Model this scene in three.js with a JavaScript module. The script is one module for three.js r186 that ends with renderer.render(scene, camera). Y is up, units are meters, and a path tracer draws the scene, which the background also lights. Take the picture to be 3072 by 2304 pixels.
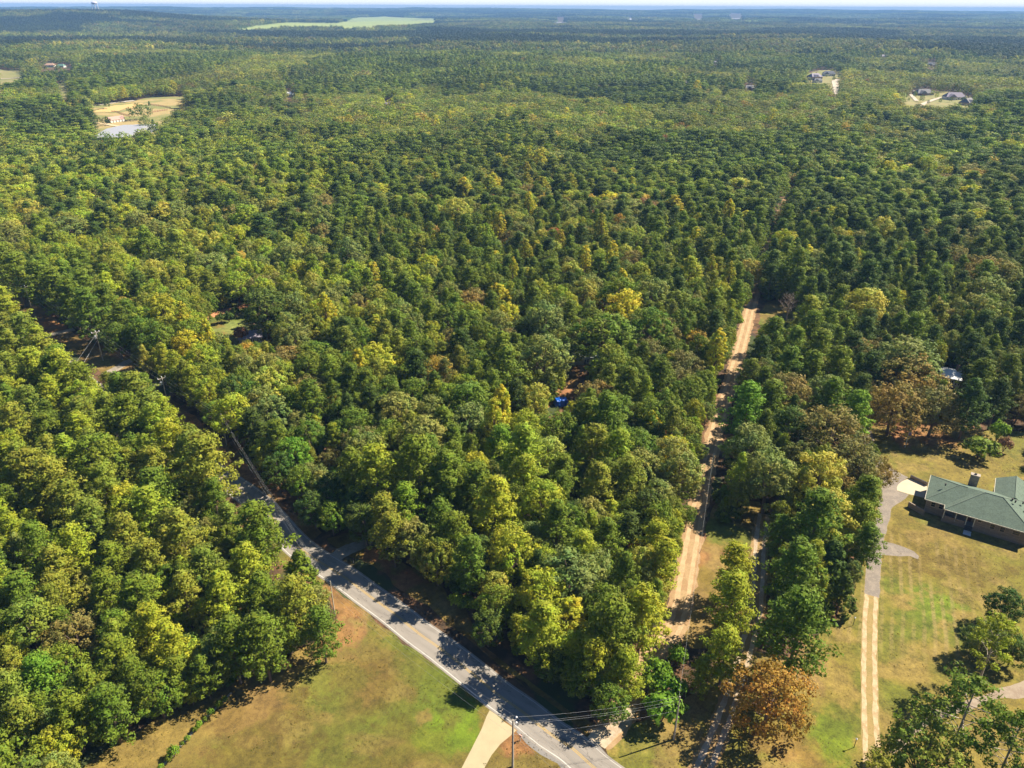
import * as THREE from 'three';
import { mergeGeometries } from 'three/addons/utils/BufferGeometryUtils.js';
import { TessellateModifier } from 'three/addons/modifiers/TessellateModifier.js';

// ------------------------------------------------------------------ camera, sky, sun, exposure
const H = 110, F = 750, PITCH = Math.atan((384 - 7) / F);
const scene = new THREE.Scene();
const camera = new THREE.PerspectiveCamera(2 * Math.atan(384 / F) * 180 / Math.PI, 4 / 3, 1, 40000);
camera.position.set(0, H, 0);
camera.rotation.order = 'YXZ';
camera.rotation.set(-PITCH, 0, 0.0041);
camera.updateMatrixWorld(true);

const SUN_EL = 45 * Math.PI / 180, SH = new THREE.Vector2(-0.94, 0.341).normalize();   // where shadows fall, in x and z
const sunDir = new THREE.Vector3(-SH.x * Math.cos(SUN_EL), Math.sin(SUN_EL), -SH.y * Math.cos(SUN_EL));
const sun = new THREE.DirectionalLight(new THREE.Color(1, 0.90, 0.72), 5);
sun.position.copy(sunDir).multiplyScalar(500).add(new THREE.Vector3(0, 0, -250));
sun.target.position.set(0, 0, -250);
sun.castShadow = true;
sun.shadow.mapSize.set(4096, 4096);
Object.assign(sun.shadow.camera, { left: -500, right: 500, top: 500, bottom: -500, near: 1, far: 1500 });
scene.add(sun, sun.target);
{ // a clear, slightly hazy autumn sky: white at the horizon, blue above
  const w = 256, h = 128, d = new Float32Array(w * h * 4);
  for (let j = 0; j < h; j++) {
    const el = Math.max(0, ((j + 0.5) / h - 0.5) * Math.PI), k = Math.exp(-el / 0.07), z = Math.exp(-el / 0.5);
    const c = [0.027 + 0.55 * k + 0.016 * z, 0.06 + 0.52 * k + 0.022 * z, 0.14 + 0.45 * k + 0.03 * z];
    for (let i = 0; i < w; i++) { const o = (j * w + i) * 4; d[o] = c[0]; d[o + 1] = c[1]; d[o + 2] = c[2]; d[o + 3] = 1; }
  }
  const t = new THREE.DataTexture(d, w, h, THREE.RGBAFormat, THREE.FloatType);
  t.mapping = THREE.EquirectangularReflectionMapping; t.magFilter = THREE.LinearFilter; t.needsUpdate = true;
  scene.background = t; scene.environment = t;
}
const renderer = new THREE.WebGLRenderer({ antialias: true });
renderer.toneMapping = THREE.LinearToneMapping;
renderer.toneMappingExposure = 2.3;
renderer.shadowMap.enabled = true;
scene.fog = new THREE.FogExp2(new THREE.Color(0.25, 0.5, 0.95), 0.0001);

// ------------------------------------------------------------------ helpers
const rng = (s) => () => { s = (s + 0x6d2b79f5) | 0; let t = Math.imul(s ^ (s >>> 15), 1 | s); t = (t + Math.imul(t ^ (t >>> 7), 61 | t)) ^ t; return ((t ^ (t >>> 14)) >>> 0) / 4294967296; };
const R0 = rng(7);
const hash = (i, j, s = 0) => { let h = Math.imul(i, 374761393) ^ Math.imul(j, 668265263) ^ Math.imul(s + 11, 1274126177); h = Math.imul(h ^ (h >>> 13), 1274126177); return ((h ^ (h >>> 16)) >>> 0) / 4294967296; };
const vnoise = (x, y, s = 0) => { const i = Math.floor(x), j = Math.floor(y); let a = x - i, b = y - j; a = a * a * (3 - 2 * a); b = b * b * (3 - 2 * b); const m = (p, q, t) => p + (q - p) * t; return m(m(hash(i, j, s), hash(i + 1, j, s), a), m(hash(i, j + 1, s), hash(i + 1, j + 1, s), a), b); };
const fbm = (x, y, o = 4, s = 0) => { let v = 0, a = 0.5, n = 0; for (let k = 0; k < o; k++) { v += a * vnoise(x, y, s + k); n += a; a *= 0.5; x = x * 2.03 + 17.1; y = y * 2.03 + 5.7; } return v / n; };
const sstep = (a, b, x) => { x = Math.min(1, Math.max(0, (x - a) / (b - a))); return x * x * (3 - 2 * x); };
const lerp = (a, b, t) => a + (b - a) * t;
const V2 = (x, z) => new THREE.Vector2(x, z), V3 = (x, y, z) => new THREE.Vector3(x, y, z);

// the lie of the land: level near the road, rolling farther off, long low ridges at the horizon
function ht(x, z) {
  const r = Math.hypot(x, z + 200);
  if (r < 420) return 0;
  const a = sstep(420, 1500, r), b = sstep(1500, 9000, r), c = sstep(5000, 14000, r);
  const hill = 66 * Math.exp(-(((x + 2430) / 1100) ** 2 + ((z + 4380) / 700) ** 2));
  return hill + a * 24 * (fbm(x / 520, z / 420, 2, 3) - 0.5) + b * 72 * (fbm(x / 2600 + 4.2, z / 1300, 3, 9) - 0.42) + c * (28 + 40 * fbm(x / 5200, z / 2600, 2, 21));
}
// place of a point of the photograph on the land (or at height h above it); photograph pixels are 3072 x 2304
const tmp = new THREE.Vector3();
function W(sx, sy, h = 0) {
  tmp.set(sx / 1536 - 1, 1 - sy / 1152, 0.5).unproject(camera).sub(camera.position).normalize();
  let t = 20, p = 20;
  const f = (t) => H + tmp.y * t - h - ht(tmp.x * t, tmp.z * t);
  while (f(t) > 0 && t < 16000) { p = t; t += Math.max(2, t * 0.01); }
  for (let k = 0; k < 30; k++) { const m = (p + t) / 2; if (f(m) > 0) p = m; else t = m; }
  return V3(tmp.x * t, ht(tmp.x * t, tmp.z * t), tmp.z * t);
}
const D = (x, y, h = 0) => W(x * 1.38879, y * 1.38879, h);           // pixels of the full view at 2212 x 1659
const ORG = { A0: [0, 1152], A1: [1024, 1152], A2: [2048, 1152], A3: [0, 1728], A4: [1024, 1728], A5: [2048, 1728], B3: [0, 576], B4: [1024, 576], B5: [2048, 576], C0: [0, 0], C1: [1024, 0], C2: [2048, 0] };
const C = (k, x, y, h = 0) => W(ORG[k][0] + x / 2.16016, ORG[k][1] + y / 2.16016, h);
const toD = (p) => { const q = p.clone().project(camera); return [(q.x + 1) * 1106, (1 - q.y) * 829.5, q.z]; };

const counts = {};
function named(name) { const n = counts[name] = (counts[name] ?? -1) + 1; return n ? name + '_' + String(n).padStart(3, '0') : name; }
function tag(o, label, category, group) { if (label) o.userData.label = label; if (category) o.userData.category = category; if (group) o.userData.group = group; return o; }
function mesh(name, g, m, parent) { const o = new THREE.Mesh(g, m); o.name = parent === scene ? named(name) : name; o.castShadow = o.receiveShadow = true; parent.add(o); return o; }
function thing(name, label, category, p, turn = 0, group) { const o = new THREE.Group(); o.name = named(name); scene.add(o); o.position.copy(p); o.rotation.y = turn; return tag(o, label, category, group); }
function box(w, h, d, x = 0, y = 0, z = 0, ry = 0) { const g = new THREE.BoxGeometry(w, h, d); if (ry) g.rotateY(ry); return g.translate(x, y, z); }
function tube(pts, r0, r1, seg = 6, rad = 6) {
  const c = new THREE.CatmullRomCurve3(pts), g = new THREE.TubeGeometry(c, seg, 1, rad), p = g.attributes.position;
  for (let i = 0; i <= seg; i++) { const q = c.getPointAt(i / seg), r = lerp(r0, r1, i / seg); for (let j = 0; j <= rad; j++) { const k = i * (rad + 1) + j; p.setXYZ(k, q.x + (p.getX(k) - q.x) * r, q.y + (p.getY(k) - q.y) * r, q.z + (p.getZ(k) - q.z) * r); } }
  return g;
}
const merge = (a) => mergeGeometries(a.map((g) => { const q = g.index ? g.toNonIndexed() : g; for (const n of Object.keys(q.attributes)) if (!['position', 'normal', 'uv'].includes(n)) q.deleteAttribute(n); return q; }));
const std = (color, rough = 0.9, more = {}) => new THREE.MeshStandardMaterial({ color: Array.isArray(color) ? new THREE.Color(...color) : color, roughness: rough, ...more });

// a texture from a function of (u, v) in metres giving linear colour
function dataTex(w, h, f, srgb = true) {
  const d = new Uint8Array(w * h * 4), e = (c) => { c = Math.min(1, Math.max(0, c)); return 255 * (c <= 0.0031308 ? 12.92 * c : 1.055 * Math.pow(c, 1 / 2.4) - 0.055) + 0.5; };
  for (let j = 0; j < h; j++) for (let i = 0; i < w; i++) { const c = f(i, j), o = (j * w + i) * 4; for (let k = 0; k < 3; k++) d[o + k] = srgb ? e(c[k]) : Math.min(255, Math.max(0, c[k] * 255)); d[o + 3] = 255; }
  const t = new THREE.DataTexture(d, w, h); t.magFilter = THREE.LinearFilter; t.minFilter = THREE.LinearMipmapLinearFilter; t.wrapS = t.wrapT = THREE.RepeatWrapping;
  if (srgb) t.colorSpace = THREE.SRGBColorSpace; t.needsUpdate = true; return t;
}
const mix3 = (a, b, t) => [lerp(a[0], b[0], t), lerp(a[1], b[1], t), lerp(a[2], b[2], t)];
const tnoise = (i, j, n, cells, s) => { // tileable value noise
  const x = i / n * cells, y = j / n * cells, a = Math.floor(x), b = Math.floor(y); let p = x - a, q = y - b; p = p * p * (3 - 2 * p); q = q * q * (3 - 2 * q);
  const g = (u, v) => hash(((u % cells) + cells) % cells, ((v % cells) + cells) % cells, s); return lerp(lerp(g(a, b), g(a + 1, b), p), lerp(g(a, b + 1), g(a + 1, b + 1), p), q);
};
const tf = (i, j, n, c, s, o = 4) => { let v = 0, a = 0.5, m = 0; for (let k = 0; k < o; k++) { v += a * tnoise(i, j, n, c << k, s + k); m += a; a *= 0.55; } return v / m; };
const rep = (t, x, y = x) => { t.repeat.set(1 / x, 1 / y); return t; };
const bumpTex = rep(dataTex(256, 256, (i, j) => { const v = tf(i, j, 256, 16, 5, 4); return [v, v, v]; }, false), 6);

// ------------------------------------------------------------------ ground
const floorTex = rep(dataTex(512, 512, (i, j) => { const a = tf(i, j, 512, 8, 1, 5), b = tf(i, j, 512, 32, 9, 3), c = tf(i, j, 512, 5, 30, 3); let k = mix3([0.05, 0.032, 0.016], [0.17, 0.085, 0.038], sstep(0.35, 0.7, a * 0.6 + b * 0.4)); return mix3(k, [0.045, 0.06, 0.014], sstep(0.5, 0.64, c)); }), 40);
{
  const rings = [0], n = 240, pos = [], uv = [], idx = [];
  for (let r = 30; r < 17000; r *= 1.045) rings.push(r);
  rings.forEach((r) => { for (let i = 0; i <= n; i++) { const a = i / n * Math.PI * 2, x = r * Math.sin(a), z = -r * Math.cos(a) - 100; pos.push(x, ht(x, z) , z); uv.push(x, z); } });
  for (let j = 0; j < rings.length - 1; j++) for (let i = 0; i < n; i++) { const a = j * (n + 1) + i, b = a + n + 1; idx.push(a, a + 1, b, b, a + 1, b + 1); }
  const g = new THREE.BufferGeometry(); g.setAttribute('position', new THREE.Float32BufferAttribute(pos, 3)); g.setAttribute('uv', new THREE.Float32BufferAttribute(uv, 2)); g.setIndex(idx); g.computeVertexNormals();
  if (g.attributes.normal.getY(5000) < 0) { idx.reverse(); g.setIndex(idx); g.computeVertexNormals(); }
  const o = mesh('ground', g, std(0xffffff, 1, { map: floorTex }), scene); o.userData.kind = 'structure'; o.userData.label = 'brown leaf-littered forest floor under the trees';
}

// outlines in the photograph become wobbly outlines on the land
function outline(pts, wob = 0.6, step = 3, seed = 1) {
  const out = [];
  for (let i = 0; i < pts.length; i++) {
    const a = pts[i], b = pts[(i + 1) % pts.length], n = Math.max(1, Math.ceil(Math.hypot(b.x - a.x, b.z - a.z) / step));
    for (let k = 0; k < n; k++) { const x = lerp(a.x, b.x, k / n), z = lerp(a.z, b.z, k / n); out.push(V2(x + wob * 2 * (fbm(x / 4 + 3, z / 4, 2, seed) - 0.5), z + wob * 2 * (fbm(x / 4 + 50, z / 4, 2, seed + 5) - 0.5))); }
  }
  return out;
}
function sheetGeo(o2, y, uvf, drape) {
  let g = new THREE.ShapeGeometry(new THREE.Shape(o2.map((p) => V2(p.x, -p.y))));
  if (drape) g = new TessellateModifier(drape, 8).modify(g.toNonIndexed());
  g.rotateX(-Math.PI / 2);
  const p = g.attributes.position, u = g.attributes.uv;
  for (let i = 0; i < p.count; i++) { const x = p.getX(i), z = p.getZ(i); p.setY(i, ht(x, z) + y); const q = uvf ? uvf(x, z) : [x, z]; u.setXY(i, q[0], q[1]); }
  g.computeVertexNormals(); return g;
}
function sheet(name, pts, y, m, label, { wob = 0.6, step = 3, drape = 0, uvf, seed = 1, parent = scene } = {}) {
  const o = mesh(name, sheetGeo(wob ? outline(pts, wob, step, seed) : pts.map((p) => V2(p.x, p.z)), y, uvf, drape), m, parent); o.castShadow = false; o.userData.kind = 'structure'; if (label) o.userData.label = label; return o;
}
// a strip along a line: offsets a..b to its right
function stripPts(line, a, b, smooth = true) {
  const c = new THREE.CatmullRomCurve3(line.map((p) => V3(p.x, 0, p.z))), n = smooth ? Math.ceil(c.getLength() / 0.7) : line.length - 1, L = [], Rr = [];
  for (let i = 0; i <= n; i++) { const p = c.getPointAt(i / n), t = c.getTangentAt(i / n), nx = -t.z, nz = t.x; L.push([p.x + nx * a, p.z + nz * a]); Rr.push([p.x + nx * b, p.z + nz * b]); }
  return { L, Rr, len: c.getLength(), n };
}
function strip(name, line, a, b, y, m, parent = scene, { wob = 0, seed = 3, label, gap } = {}) {
  const s = stripPts(line, a, b), pos = [], uv = [], idx = [];
  for (let i = 0; i <= s.n; i++) for (const [k, q] of [[0, s.L[i]], [1, s.Rr[i]]]) {
    const w = wob * 2 * (fbm(q[0] / 1.3 + k * 40, q[1] / 1.3, 4, seed) - 0.5), dx = s.Rr[i][0] - s.L[i][0], dz = s.Rr[i][1] - s.L[i][1], d = Math.hypot(dx, dz), x = q[0] + dx / d * w, z = q[1] + dz / d * w;
    pos.push(x, ht(x, z) + y, z); uv.push(k * (b - a), i / s.n * s.len);
  }
  for (let i = 0; i < s.n; i++) { if (gap && gap(i / s.n)) continue; const q = i * 2; idx.push(q, q + 1, q + 2, q + 2, q + 1, q + 3); }
  const g = new THREE.BufferGeometry(); g.setAttribute('position', new THREE.Float32BufferAttribute(pos, 3)); g.setAttribute('uv', new THREE.Float32BufferAttribute(uv, 2)); g.setIndex(idx); g.computeVertexNormals();
  if (g.attributes.normal.getY(0) < 0) { g.setIndex(idx.reverse()); g.computeVertexNormals(); }
  const o = mesh(name, g, m, parent); o.castShadow = false; if (parent === scene) o.userData.kind = 'structure'; if (label) o.userData.label = label; return o;
}

// ---- lines on the land
const A4 = (x, y) => C('A4', x, y);
const roadLine = [C('A4', 1850, 1400), A4(1640, 1244), A4(1500, 1120), A4(1350, 1020), A4(1180, 885), A4(1010, 765), A4(820, 610), A4(640, 470), A4(500, 370), A4(330, 235), A4(170, 120), C('A4', 30, 15), D(650, 1185), D(555, 1085), D(440, 1005), D(315, 922), D(185, 828), D(45, 722), D(-120, 606)];
const roadRev = roadLine;
const track1 = [D(1290, 1600), D(1330, 1568), D(1352, 1530), D(1362, 1490), D(1395, 1430), D(1450, 1368), D(1470, 1310), D(1484, 1230), D(1496, 1160), D(1513, 1075), D(1530, 1000), D(1555, 900), D(1582, 815), D(1604, 735), D(1618, 680), D(1632, 625), D(1652, 560), D(1672, 505), D(1692, 450), D(1712, 405)];
const track2 = [D(1500, 1700), D(1525, 1645), D(1560, 1560), D(1585, 1490), D(1612, 1400), D(1632, 1320), D(1638, 1240), D(1642, 1170), D(1650, 1110)];
const track3 = [D(1888, 1700), D(1884, 1640), D(1880, 1560), D(1878, 1450), D(1879, 1350), D(1884, 1270), D(1892, 1180), D(1908, 1110), D(1918, 1060), D(1900, 1010), D(1885, 975), D(1870, 930)];

// lawns: colours painted by where the grass is green, straw or bare
function lawnTex(pts, base, spots, seed, stripes) {
  let x0 = 1e9, x1 = -1e9, z0 = 1e9, z1 = -1e9; for (const p of pts) { x0 = Math.min(x0, p.x); x1 = Math.max(x1, p.x); z0 = Math.min(z0, p.z); z1 = Math.max(z1, p.z); }
  x0 -= 2; z0 -= 2; x1 += 2; z1 += 2; const n = 900, w = x1 - x0, h = z1 - z0, nw = Math.round(n * Math.min(1, w / h)), nh = Math.round(n * Math.min(1, h / w));
  const S = spots.map(([x, y, r, c, k]) => ({ p: D(x, y), r, c, k }));
  const t = dataTex(nw, nh, (i, j) => {
    const x = x0 + i / nw * w, z = z0 + j / nh * h, a = fbm(x / 14, z / 14, 4, seed), b = 0.55 * fbm(x / 1.7, z / 1.7, 3, seed + 40) + 0.45 * fbm(x / 0.55, z / 0.55, 2, seed + 60), c = fbm(x / 5, z / 5, 4, seed + 80), f = hash(i, j, seed);
    let col = mix3(base[0], base[1], sstep(0.36, 0.62, a * 0.6 + c * 0.4));
    col = mix3(col, base[2], sstep(0.52, 0.72, c) * 0.7);
    for (const s of S) { const d = Math.hypot(x - s.p.x, z - s.p.z) / s.r + (c - 0.5) * 1.7 + (b - 0.5) * 0.8; col = mix3(col, s.c, (1 - sstep(0.55, 1.1, d)) * s.k); }
    if (stripes) col = mix3(col, [0.26, 0.19, 0.075], stripes(x, z) * sstep(0.2, 0.5, b));
    const g = 0.12 + 1.15 * b + 0.5 * f; return [col[0] * g, col[1] * g, col[2] * g];
  });
  return { t, uvf: (x, z) => [(x - x0) / w, (z - z0) / h] };
}
const STRAW = [0.215, 0.15, 0.034], TAN = [0.24, 0.155, 0.05], BROWN = [0.135, 0.072, 0.017], OLIVE = [0.142, 0.098, 0.015], GREEN = [0.10, 0.125, 0.010], BRIGHT = [0.115, 0.175, 0.006], RED = [0.30, 0.13, 0.05];
function lawn(name, pts, base, spots, seed, label, y, opt = {}) {
  const { t, uvf } = lawnTex(pts, base, spots, seed, opt.stripes);
  return sheet(name, pts, y, std(0xffffff, 1, { map: t, bumpMap: bumpTex, bumpScale: 0 }), label, { uvf, wob: opt.wob ?? 1.2, step: 2, seed, drape: opt.drape });
}
const P = (...a) => { const o = []; for (let i = 0; i < a.length; i += 2) o.push(D(a[i], a[i + 1])); return o; };
const fieldPts = P(120, 1720, 200, 1640, 250, 1590, 380, 1535, 500, 1478, 600, 1430, 680, 1385, 722, 1340, 715, 1290, 640, 1240, 560, 1190, 590, 1160, 660, 1215, 830, 1350, 1010, 1490, 1180, 1620, 1300, 1720);
lawn('field_grass', fieldPts, [[0.105, 0.106, 0.012], [0.135, 0.098, 0.019], [0.175, 0.132, 0.03]], [[700, 1370, 11, TAN, 0.9], [640, 1440, 12, STRAW, 0.85], [500, 1520, 8, TAN, 0.7], [380, 1580, 9, STRAW, 0.8], [300, 1620, 8, STRAW, 0.8], [430, 1560, 7, STRAW, 0.8], [720, 1490, 7, GREEN, 0.7], [850, 1560, 7, GREEN, 0.5], [970, 1560, 7, BRIGHT, 0.9], [960, 1500, 6, GREEN, 0.8], [900, 1440, 6, GREEN, 0.6], [860, 1375, 5, GREEN, 0.6], [560, 1590, 10, BROWN, 0.45], [800, 1480, 8, BROWN, 0.35], [870, 1620, 8, BROWN, 0.3], [735, 1300, 5, RED, 0.5], [715, 1265, 5, RED, 0.5], [740, 1380, 5, RED, 0.5], [1120, 1600, 4, RED, 0.7], [660, 1210, 6, STRAW, 0.8]], 11, 'mown field of straw and green grass between wood and paved road', 0.004);
const yardPts = P(1310, 1720, 1320, 1640, 1300, 1580, 1420, 1540, 1540, 1470, 1600, 1400, 1700, 1430, 1790, 1350, 1840, 1270, 1870, 1180, 1890, 1060, 1875, 975, 1860, 900, 1900, 880, 2010, 905, 2110, 930, 2270, 930, 2330, 1100, 2330, 1720);
lawn('yard_grass', yardPts, [[0.145, 0.13, 0.016], [0.195, 0.148, 0.028], [0.225, 0.16, 0.042]], [[2010, 1310, 7, BRIGHT, 0.85], [1925, 1270, 4, GREEN, 0.7], [1990, 1340, 6, GREEN, 0.6], [1930, 1400, 7, GREEN, 0.35], [2060, 1380, 4, GREEN, 0.6], [1905, 1505, 6, GREEN, 0.5], [1800, 1590, 5, BRIGHT, 0.7], [1830, 1560, 5, GREEN, 0.7], [1730, 1440, 7, TAN, 0.9], [1700, 1620, 5, RED, 0.35], [2010, 1170, 14, BROWN, 0.28], [2100, 1240, 10, BROWN, 0.28], [1990, 940, 9, RED, 0.7], [1930, 910, 8, RED, 0.8], [2080, 1010, 10, STRAW, 0.6], [2190, 960, 8, GREEN, 0.5], [1380, 1620, 6, GREEN, 0.5], [1470, 1600, 6, TAN, 0.6], [1480, 1520, 5, TAN, 0.9], [1960, 1200, 8, OLIVE, 0.4], [2000, 1125, 3, GREEN, 0.6]], 23, 'dry mown lawn round the green-roofed house', 0.004,
  { stripes: (() => { const a = D(1906, 1210), b = D(1906, 1450), l = Math.hypot(b.x - a.x, b.z - a.z), ux = (b.x - a.x) / l, uz = (b.z - a.z) / l; return (x, z) => { const dx = x - a.x, dz = z - a.z, t = dx * ux + dz * uz, s = dx * -uz + dz * ux, k = Math.abs(s); return t > -12 && t < l && k < 24 ? (1 - sstep(8, 24, k)) * (1 - sstep(l * 0.6, l, t)) * 0.6 * sstep(0.2, 0.6, fbm(t / 14, s / 5, 3, 5)) * sstep(0.5, 0.85, Math.sin((s + 0.5 * fbm(t / 9, s / 9, 2, 8)) * 2 * Math.PI / 1.9) * 0.5 + 0.5) : 0; }; })() });
lawn('verge_grass', P(700, 1165, 760, 1150, 830, 1190, 900, 1235, 1000, 1305, 1045, 1395, 1140, 1490, 1270, 1555, 1330, 1580, 1290, 1610, 1190, 1520, 1000, 1370, 830, 1240), [OLIVE, BROWN, STRAW], [[880, 1250, 5, RED, 0.9], [830, 1210, 5, RED, 0.8], [960, 1310, 4, TAN, 0.8], [930, 1340, 4, STRAW, 0.8], [800, 1230, 3, GREEN, 0.6], [1050, 1380, 5, RED, 0.5]], 31, 'grass verge and red clay bank right of the paved road', 0.004);
lawn('roadside_clearing', P(-40, 560, 60, 640, 180, 735, 300, 770, 330, 830, 420, 900, 520, 980, 600, 1085, 690, 1150, 655, 1180, 560, 1080, 420, 970, 250, 830, 100, 715, -80, 600), [OLIVE, BROWN, TAN], [[240, 780, 8, STRAW, 0.9], [270, 760, 5, RED, 0.8], [255, 815, 4, BRIGHT, 0.9], [110, 700, 9, RED, 0.7], [420, 900, 9, RED, 0.7], [540, 1020, 8, RED, 0.7], [610, 1120, 8, RED, 0.7]], 37, 'rough grass strip under the power line', 0.004);
lawn('track_side_grass', P(1545, 1085, 1640, 1085, 1665, 1150, 1660, 1260, 1620, 1390, 1500, 1400, 1470, 1380, 1490, 1300, 1510, 1200), [OLIVE, STRAW, TAN], [[1560, 1150, 6, GREEN, 0.8], [1520, 1200, 5, RED, 0.6], [1500, 1300, 5, TAN, 0.8]], 41, 'grass strip between the two dirt tracks', 0.004);
lawn('clearing_grass', P(430, 700, 470, 660, 560, 640, 640, 700, 600, 750, 520, 760, 460, 735), [GREEN, OLIVE, STRAW], [[500, 712, 8, [0.2, 0.24, 0.05], 0.7], [560, 720, 6, GREEN, 0.5], [600, 720, 5, BROWN, 0.6]], 43, 'small green lawn in the wood beside the big dark oak', 0.004);
lawn('bare_clearing', P(1165, 895, 1190, 870, 1225, 862, 1260, 800, 1280, 760, 1260, 745, 1215, 790, 1190, 840, 1150, 880), [TAN, RED, STRAW], [[1200, 885, 4, [0.42, 0.25, 0.1], 0.9]], 47, 'bare tan clearing in front of the blue tarpaulin', 0.008);
lawn('far_track_grass', P(1640, 700, 1650, 655, 1700, 640, 1740, 650, 1730, 700, 1680, 720), [GREEN, STRAW, OLIVE], [], 53, 'sunlit grass gap right of the dirt track', 0.006);

// ---- paved road
const asphalt = rep(dataTex(512, 512, (i, j) => {
  const a = tf(i, j, 512, 4, 2, 5), b = hash(i, j, 4), c = tf(i, j, 512, 6, 17, 3), ck = Math.abs(tf(i, j, 512, 5, 60, 4) - 0.5), lane = Math.abs(Math.sin(i / 512 * Math.PI * 4));
  const v = 0.245 + 0.1 * (a - 0.5) + 0.05 * (b - 0.5) + 0.03 * lane - (ck < 0.008 ? 0.11 : 0) - sstep(0.62, 0.75, c) * 0.03; return [v * 0.95, v * 0.845, v * 0.74];
}), 7.4, 26);
const road = strip('paved_road', roadRev, -3.35, 3.35, 0.012, std(0xffffff, 0.85, { map: asphalt }), scene, { label: 'grey two-lane asphalt road crossing from the lower right to the wood' });
const wornWhite = std(0xffffff, 0.8, { map: rep(dataTex(64, 512, (i, j) => { const v = hash(i, j, 3), a = tf(j, i, 512, 20, 8, 3); const k = sstep(0.25, 0.45, a + v * 0.2); return mix3([0.28, 0.26, 0.23], [0.52, 0.5, 0.46], k); }), 0.2, 40) });
const wornYellow = std(0xffffff, 0.8, { map: rep(dataTex(64, 512, (i, j) => { const v = hash(i, j, 13), a = tf(j, i, 512, 20, 18, 3); const k = sstep(0.2, 0.5, a + v * 0.25); return mix3([0.33, 0.26, 0.15], [0.46, 0.29, 0.05], k); }), 0.2, 40) });
strip('edge_line', roadRev, -2.97, -2.81, 0.016, wornWhite, road); strip('edge_line', roadRev, 2.88, 2.96, 0.016, wornWhite, road);
strip('centre_line', roadRev, -0.2, -0.09, 0.016, wornYellow, road); strip('centre_line', roadRev, 0.09, 0.2, 0.016, wornYellow, road);
const apronMat = std(0xffffff, 0.9, { map: rep(dataTex(256, 256, (i, j) => { const v = 0.2 + 0.06 * (tf(i, j, 256, 8, 3, 4) - 0.5) + 0.04 * (hash(i, j, 5) - 0.5); return [v, v * 0.93, v * 0.87]; }), 8) });
sheet('asphalt_apron', [A4(1130, 1010), A4(1160, 985), A4(1480, 1250), A4(1560, 1330), A4(1490, 1330), A4(1400, 1210), A4(1290, 1160), A4(1200, 1090)], 0.008, apronMat, 'asphalt widening at the foot of the concrete driveway', { wob: 0.2, step: 1.5 });
sheet('asphalt_apron', [A4(1540, 1030), A4(1590, 1040), A4(1660, 1080), A4(1720, 1150), A4(1800, 1240), A4(1700, 1260), A4(1500, 1100)], 0.008, apronMat, 'asphalt widening at the mouth of the dirt track', { wob: 0.2, step: 1.5 });

// ---- driveways and tracks
const concTex = rep(dataTex(512, 512, (i, j) => { const a = tf(i, j, 512, 6, 4, 5), b = hash(i, j, 9), jt = (j % 256) < 2 || (i % 256) < 2 ? -0.12 : 0; const v = 1 + 0.22 * (a - 0.5) + 0.06 * (b - 0.5) + jt; return [0.40 * v, 0.33 * v, 0.20 * v]; }), 7);
const concrete = std(0xffffff, 0.85, { map: concTex });
sheet('concrete_driveway', [A4(960, 870), A4(1005, 900), A4(1060, 950), A4(1135, 1000), A4(1090, 1040), A4(1030, 1090), A4(975, 1160), A4(930, 1240), A4(890, 1340), A4(730, 1340), A4(790, 1225), A4(850, 1110), A4(910, 990), A4(940, 910)], 0.012, concrete, 'pale concrete driveway flaring onto the paved road', { wob: 0.06, step: 2 });
const dirtTex = (c0, c1, c2, s) => rep(dataTex(512, 512, (i, j) => { const a = tf(i, j, 512, 6, s, 5), b = tf(i, j, 512, 40, s + 9, 2), f = hash(i, j, s); let k = mix3(c0, c1, sstep(0.35, 0.65, a)); k = mix3(k, c2, sstep(0.55, 0.75, b) * 0.5); const g = 0.86 + 0.28 * f; return [k[0] * g, k[1] * g, k[2] * g]; }), 9);
const clay = std(0xffffff, 1, { map: dirtTex([0.36, 0.24, 0.125], [0.31, 0.19, 0.095], [0.26, 0.19, 0.085], 61), bumpMap: bumpTex, bumpScale: 0.04 });
const rut = std(0xffffff, 1, { map: dirtTex([0.47, 0.32, 0.18], [0.41, 0.26, 0.14], [0.48, 0.36, 0.22], 67), bumpMap: bumpTex, bumpScale: 0.03 });
const gravel = std(0xffffff, 1, { map: dirtTex([0.46, 0.37, 0.26], [0.36, 0.27, 0.18], [0.5, 0.43, 0.33], 71), bumpMap: bumpTex, bumpScale: 0.03 });
const oldTar = std(0xffffff, 0.9, { map: dirtTex([0.24, 0.2, 0.165], [0.19, 0.16, 0.135], [0.3, 0.25, 0.2], 77) });
const t1 = strip('dirt_track', track1, -2.6, 2.4, 0.012, clay, scene, { wob: 0.7, label: 'orange dirt track with two wheel ruts running up through the wood' });
strip('wheel_rut', track1, -1.6, -0.55, 0.016, rut, t1, { wob: 0.25, seed: 5 }); strip('wheel_rut', track1, 0.65, 1.6, 0.016, rut, t1, { wob: 0.25, seed: 6 });
const t2 = strip('gravel_track', track2, -1.9, 1.9, 0.012, std(0xffffff, 1, { map: dirtTex([0.24, 0.17, 0.07], [0.3, 0.19, 0.08], [0.16, 0.13, 0.04], 81) }), scene, { wob: 0.6, label: 'rutted gravel track beside the orange maple' });
strip('wheel_rut', track2, -1.35, -0.45, 0.016, gravel, t2, { wob: 0.25, seed: 7 }); strip('wheel_rut', track2, 0.5, 1.35, 0.016, gravel, t2, { wob: 0.25, seed: 8 });
const t3 = strip('yard_driveway', track3, -1.5, 1.5, 0.012, std(0xffffff, 1, { map: dirtTex([0.25, 0.19, 0.07], [0.3, 0.21, 0.08], [0.17, 0.15, 0.04], 83) }), scene, { wob: 0.15, label: 'twin-rut driveway across the dry lawn' });
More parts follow.
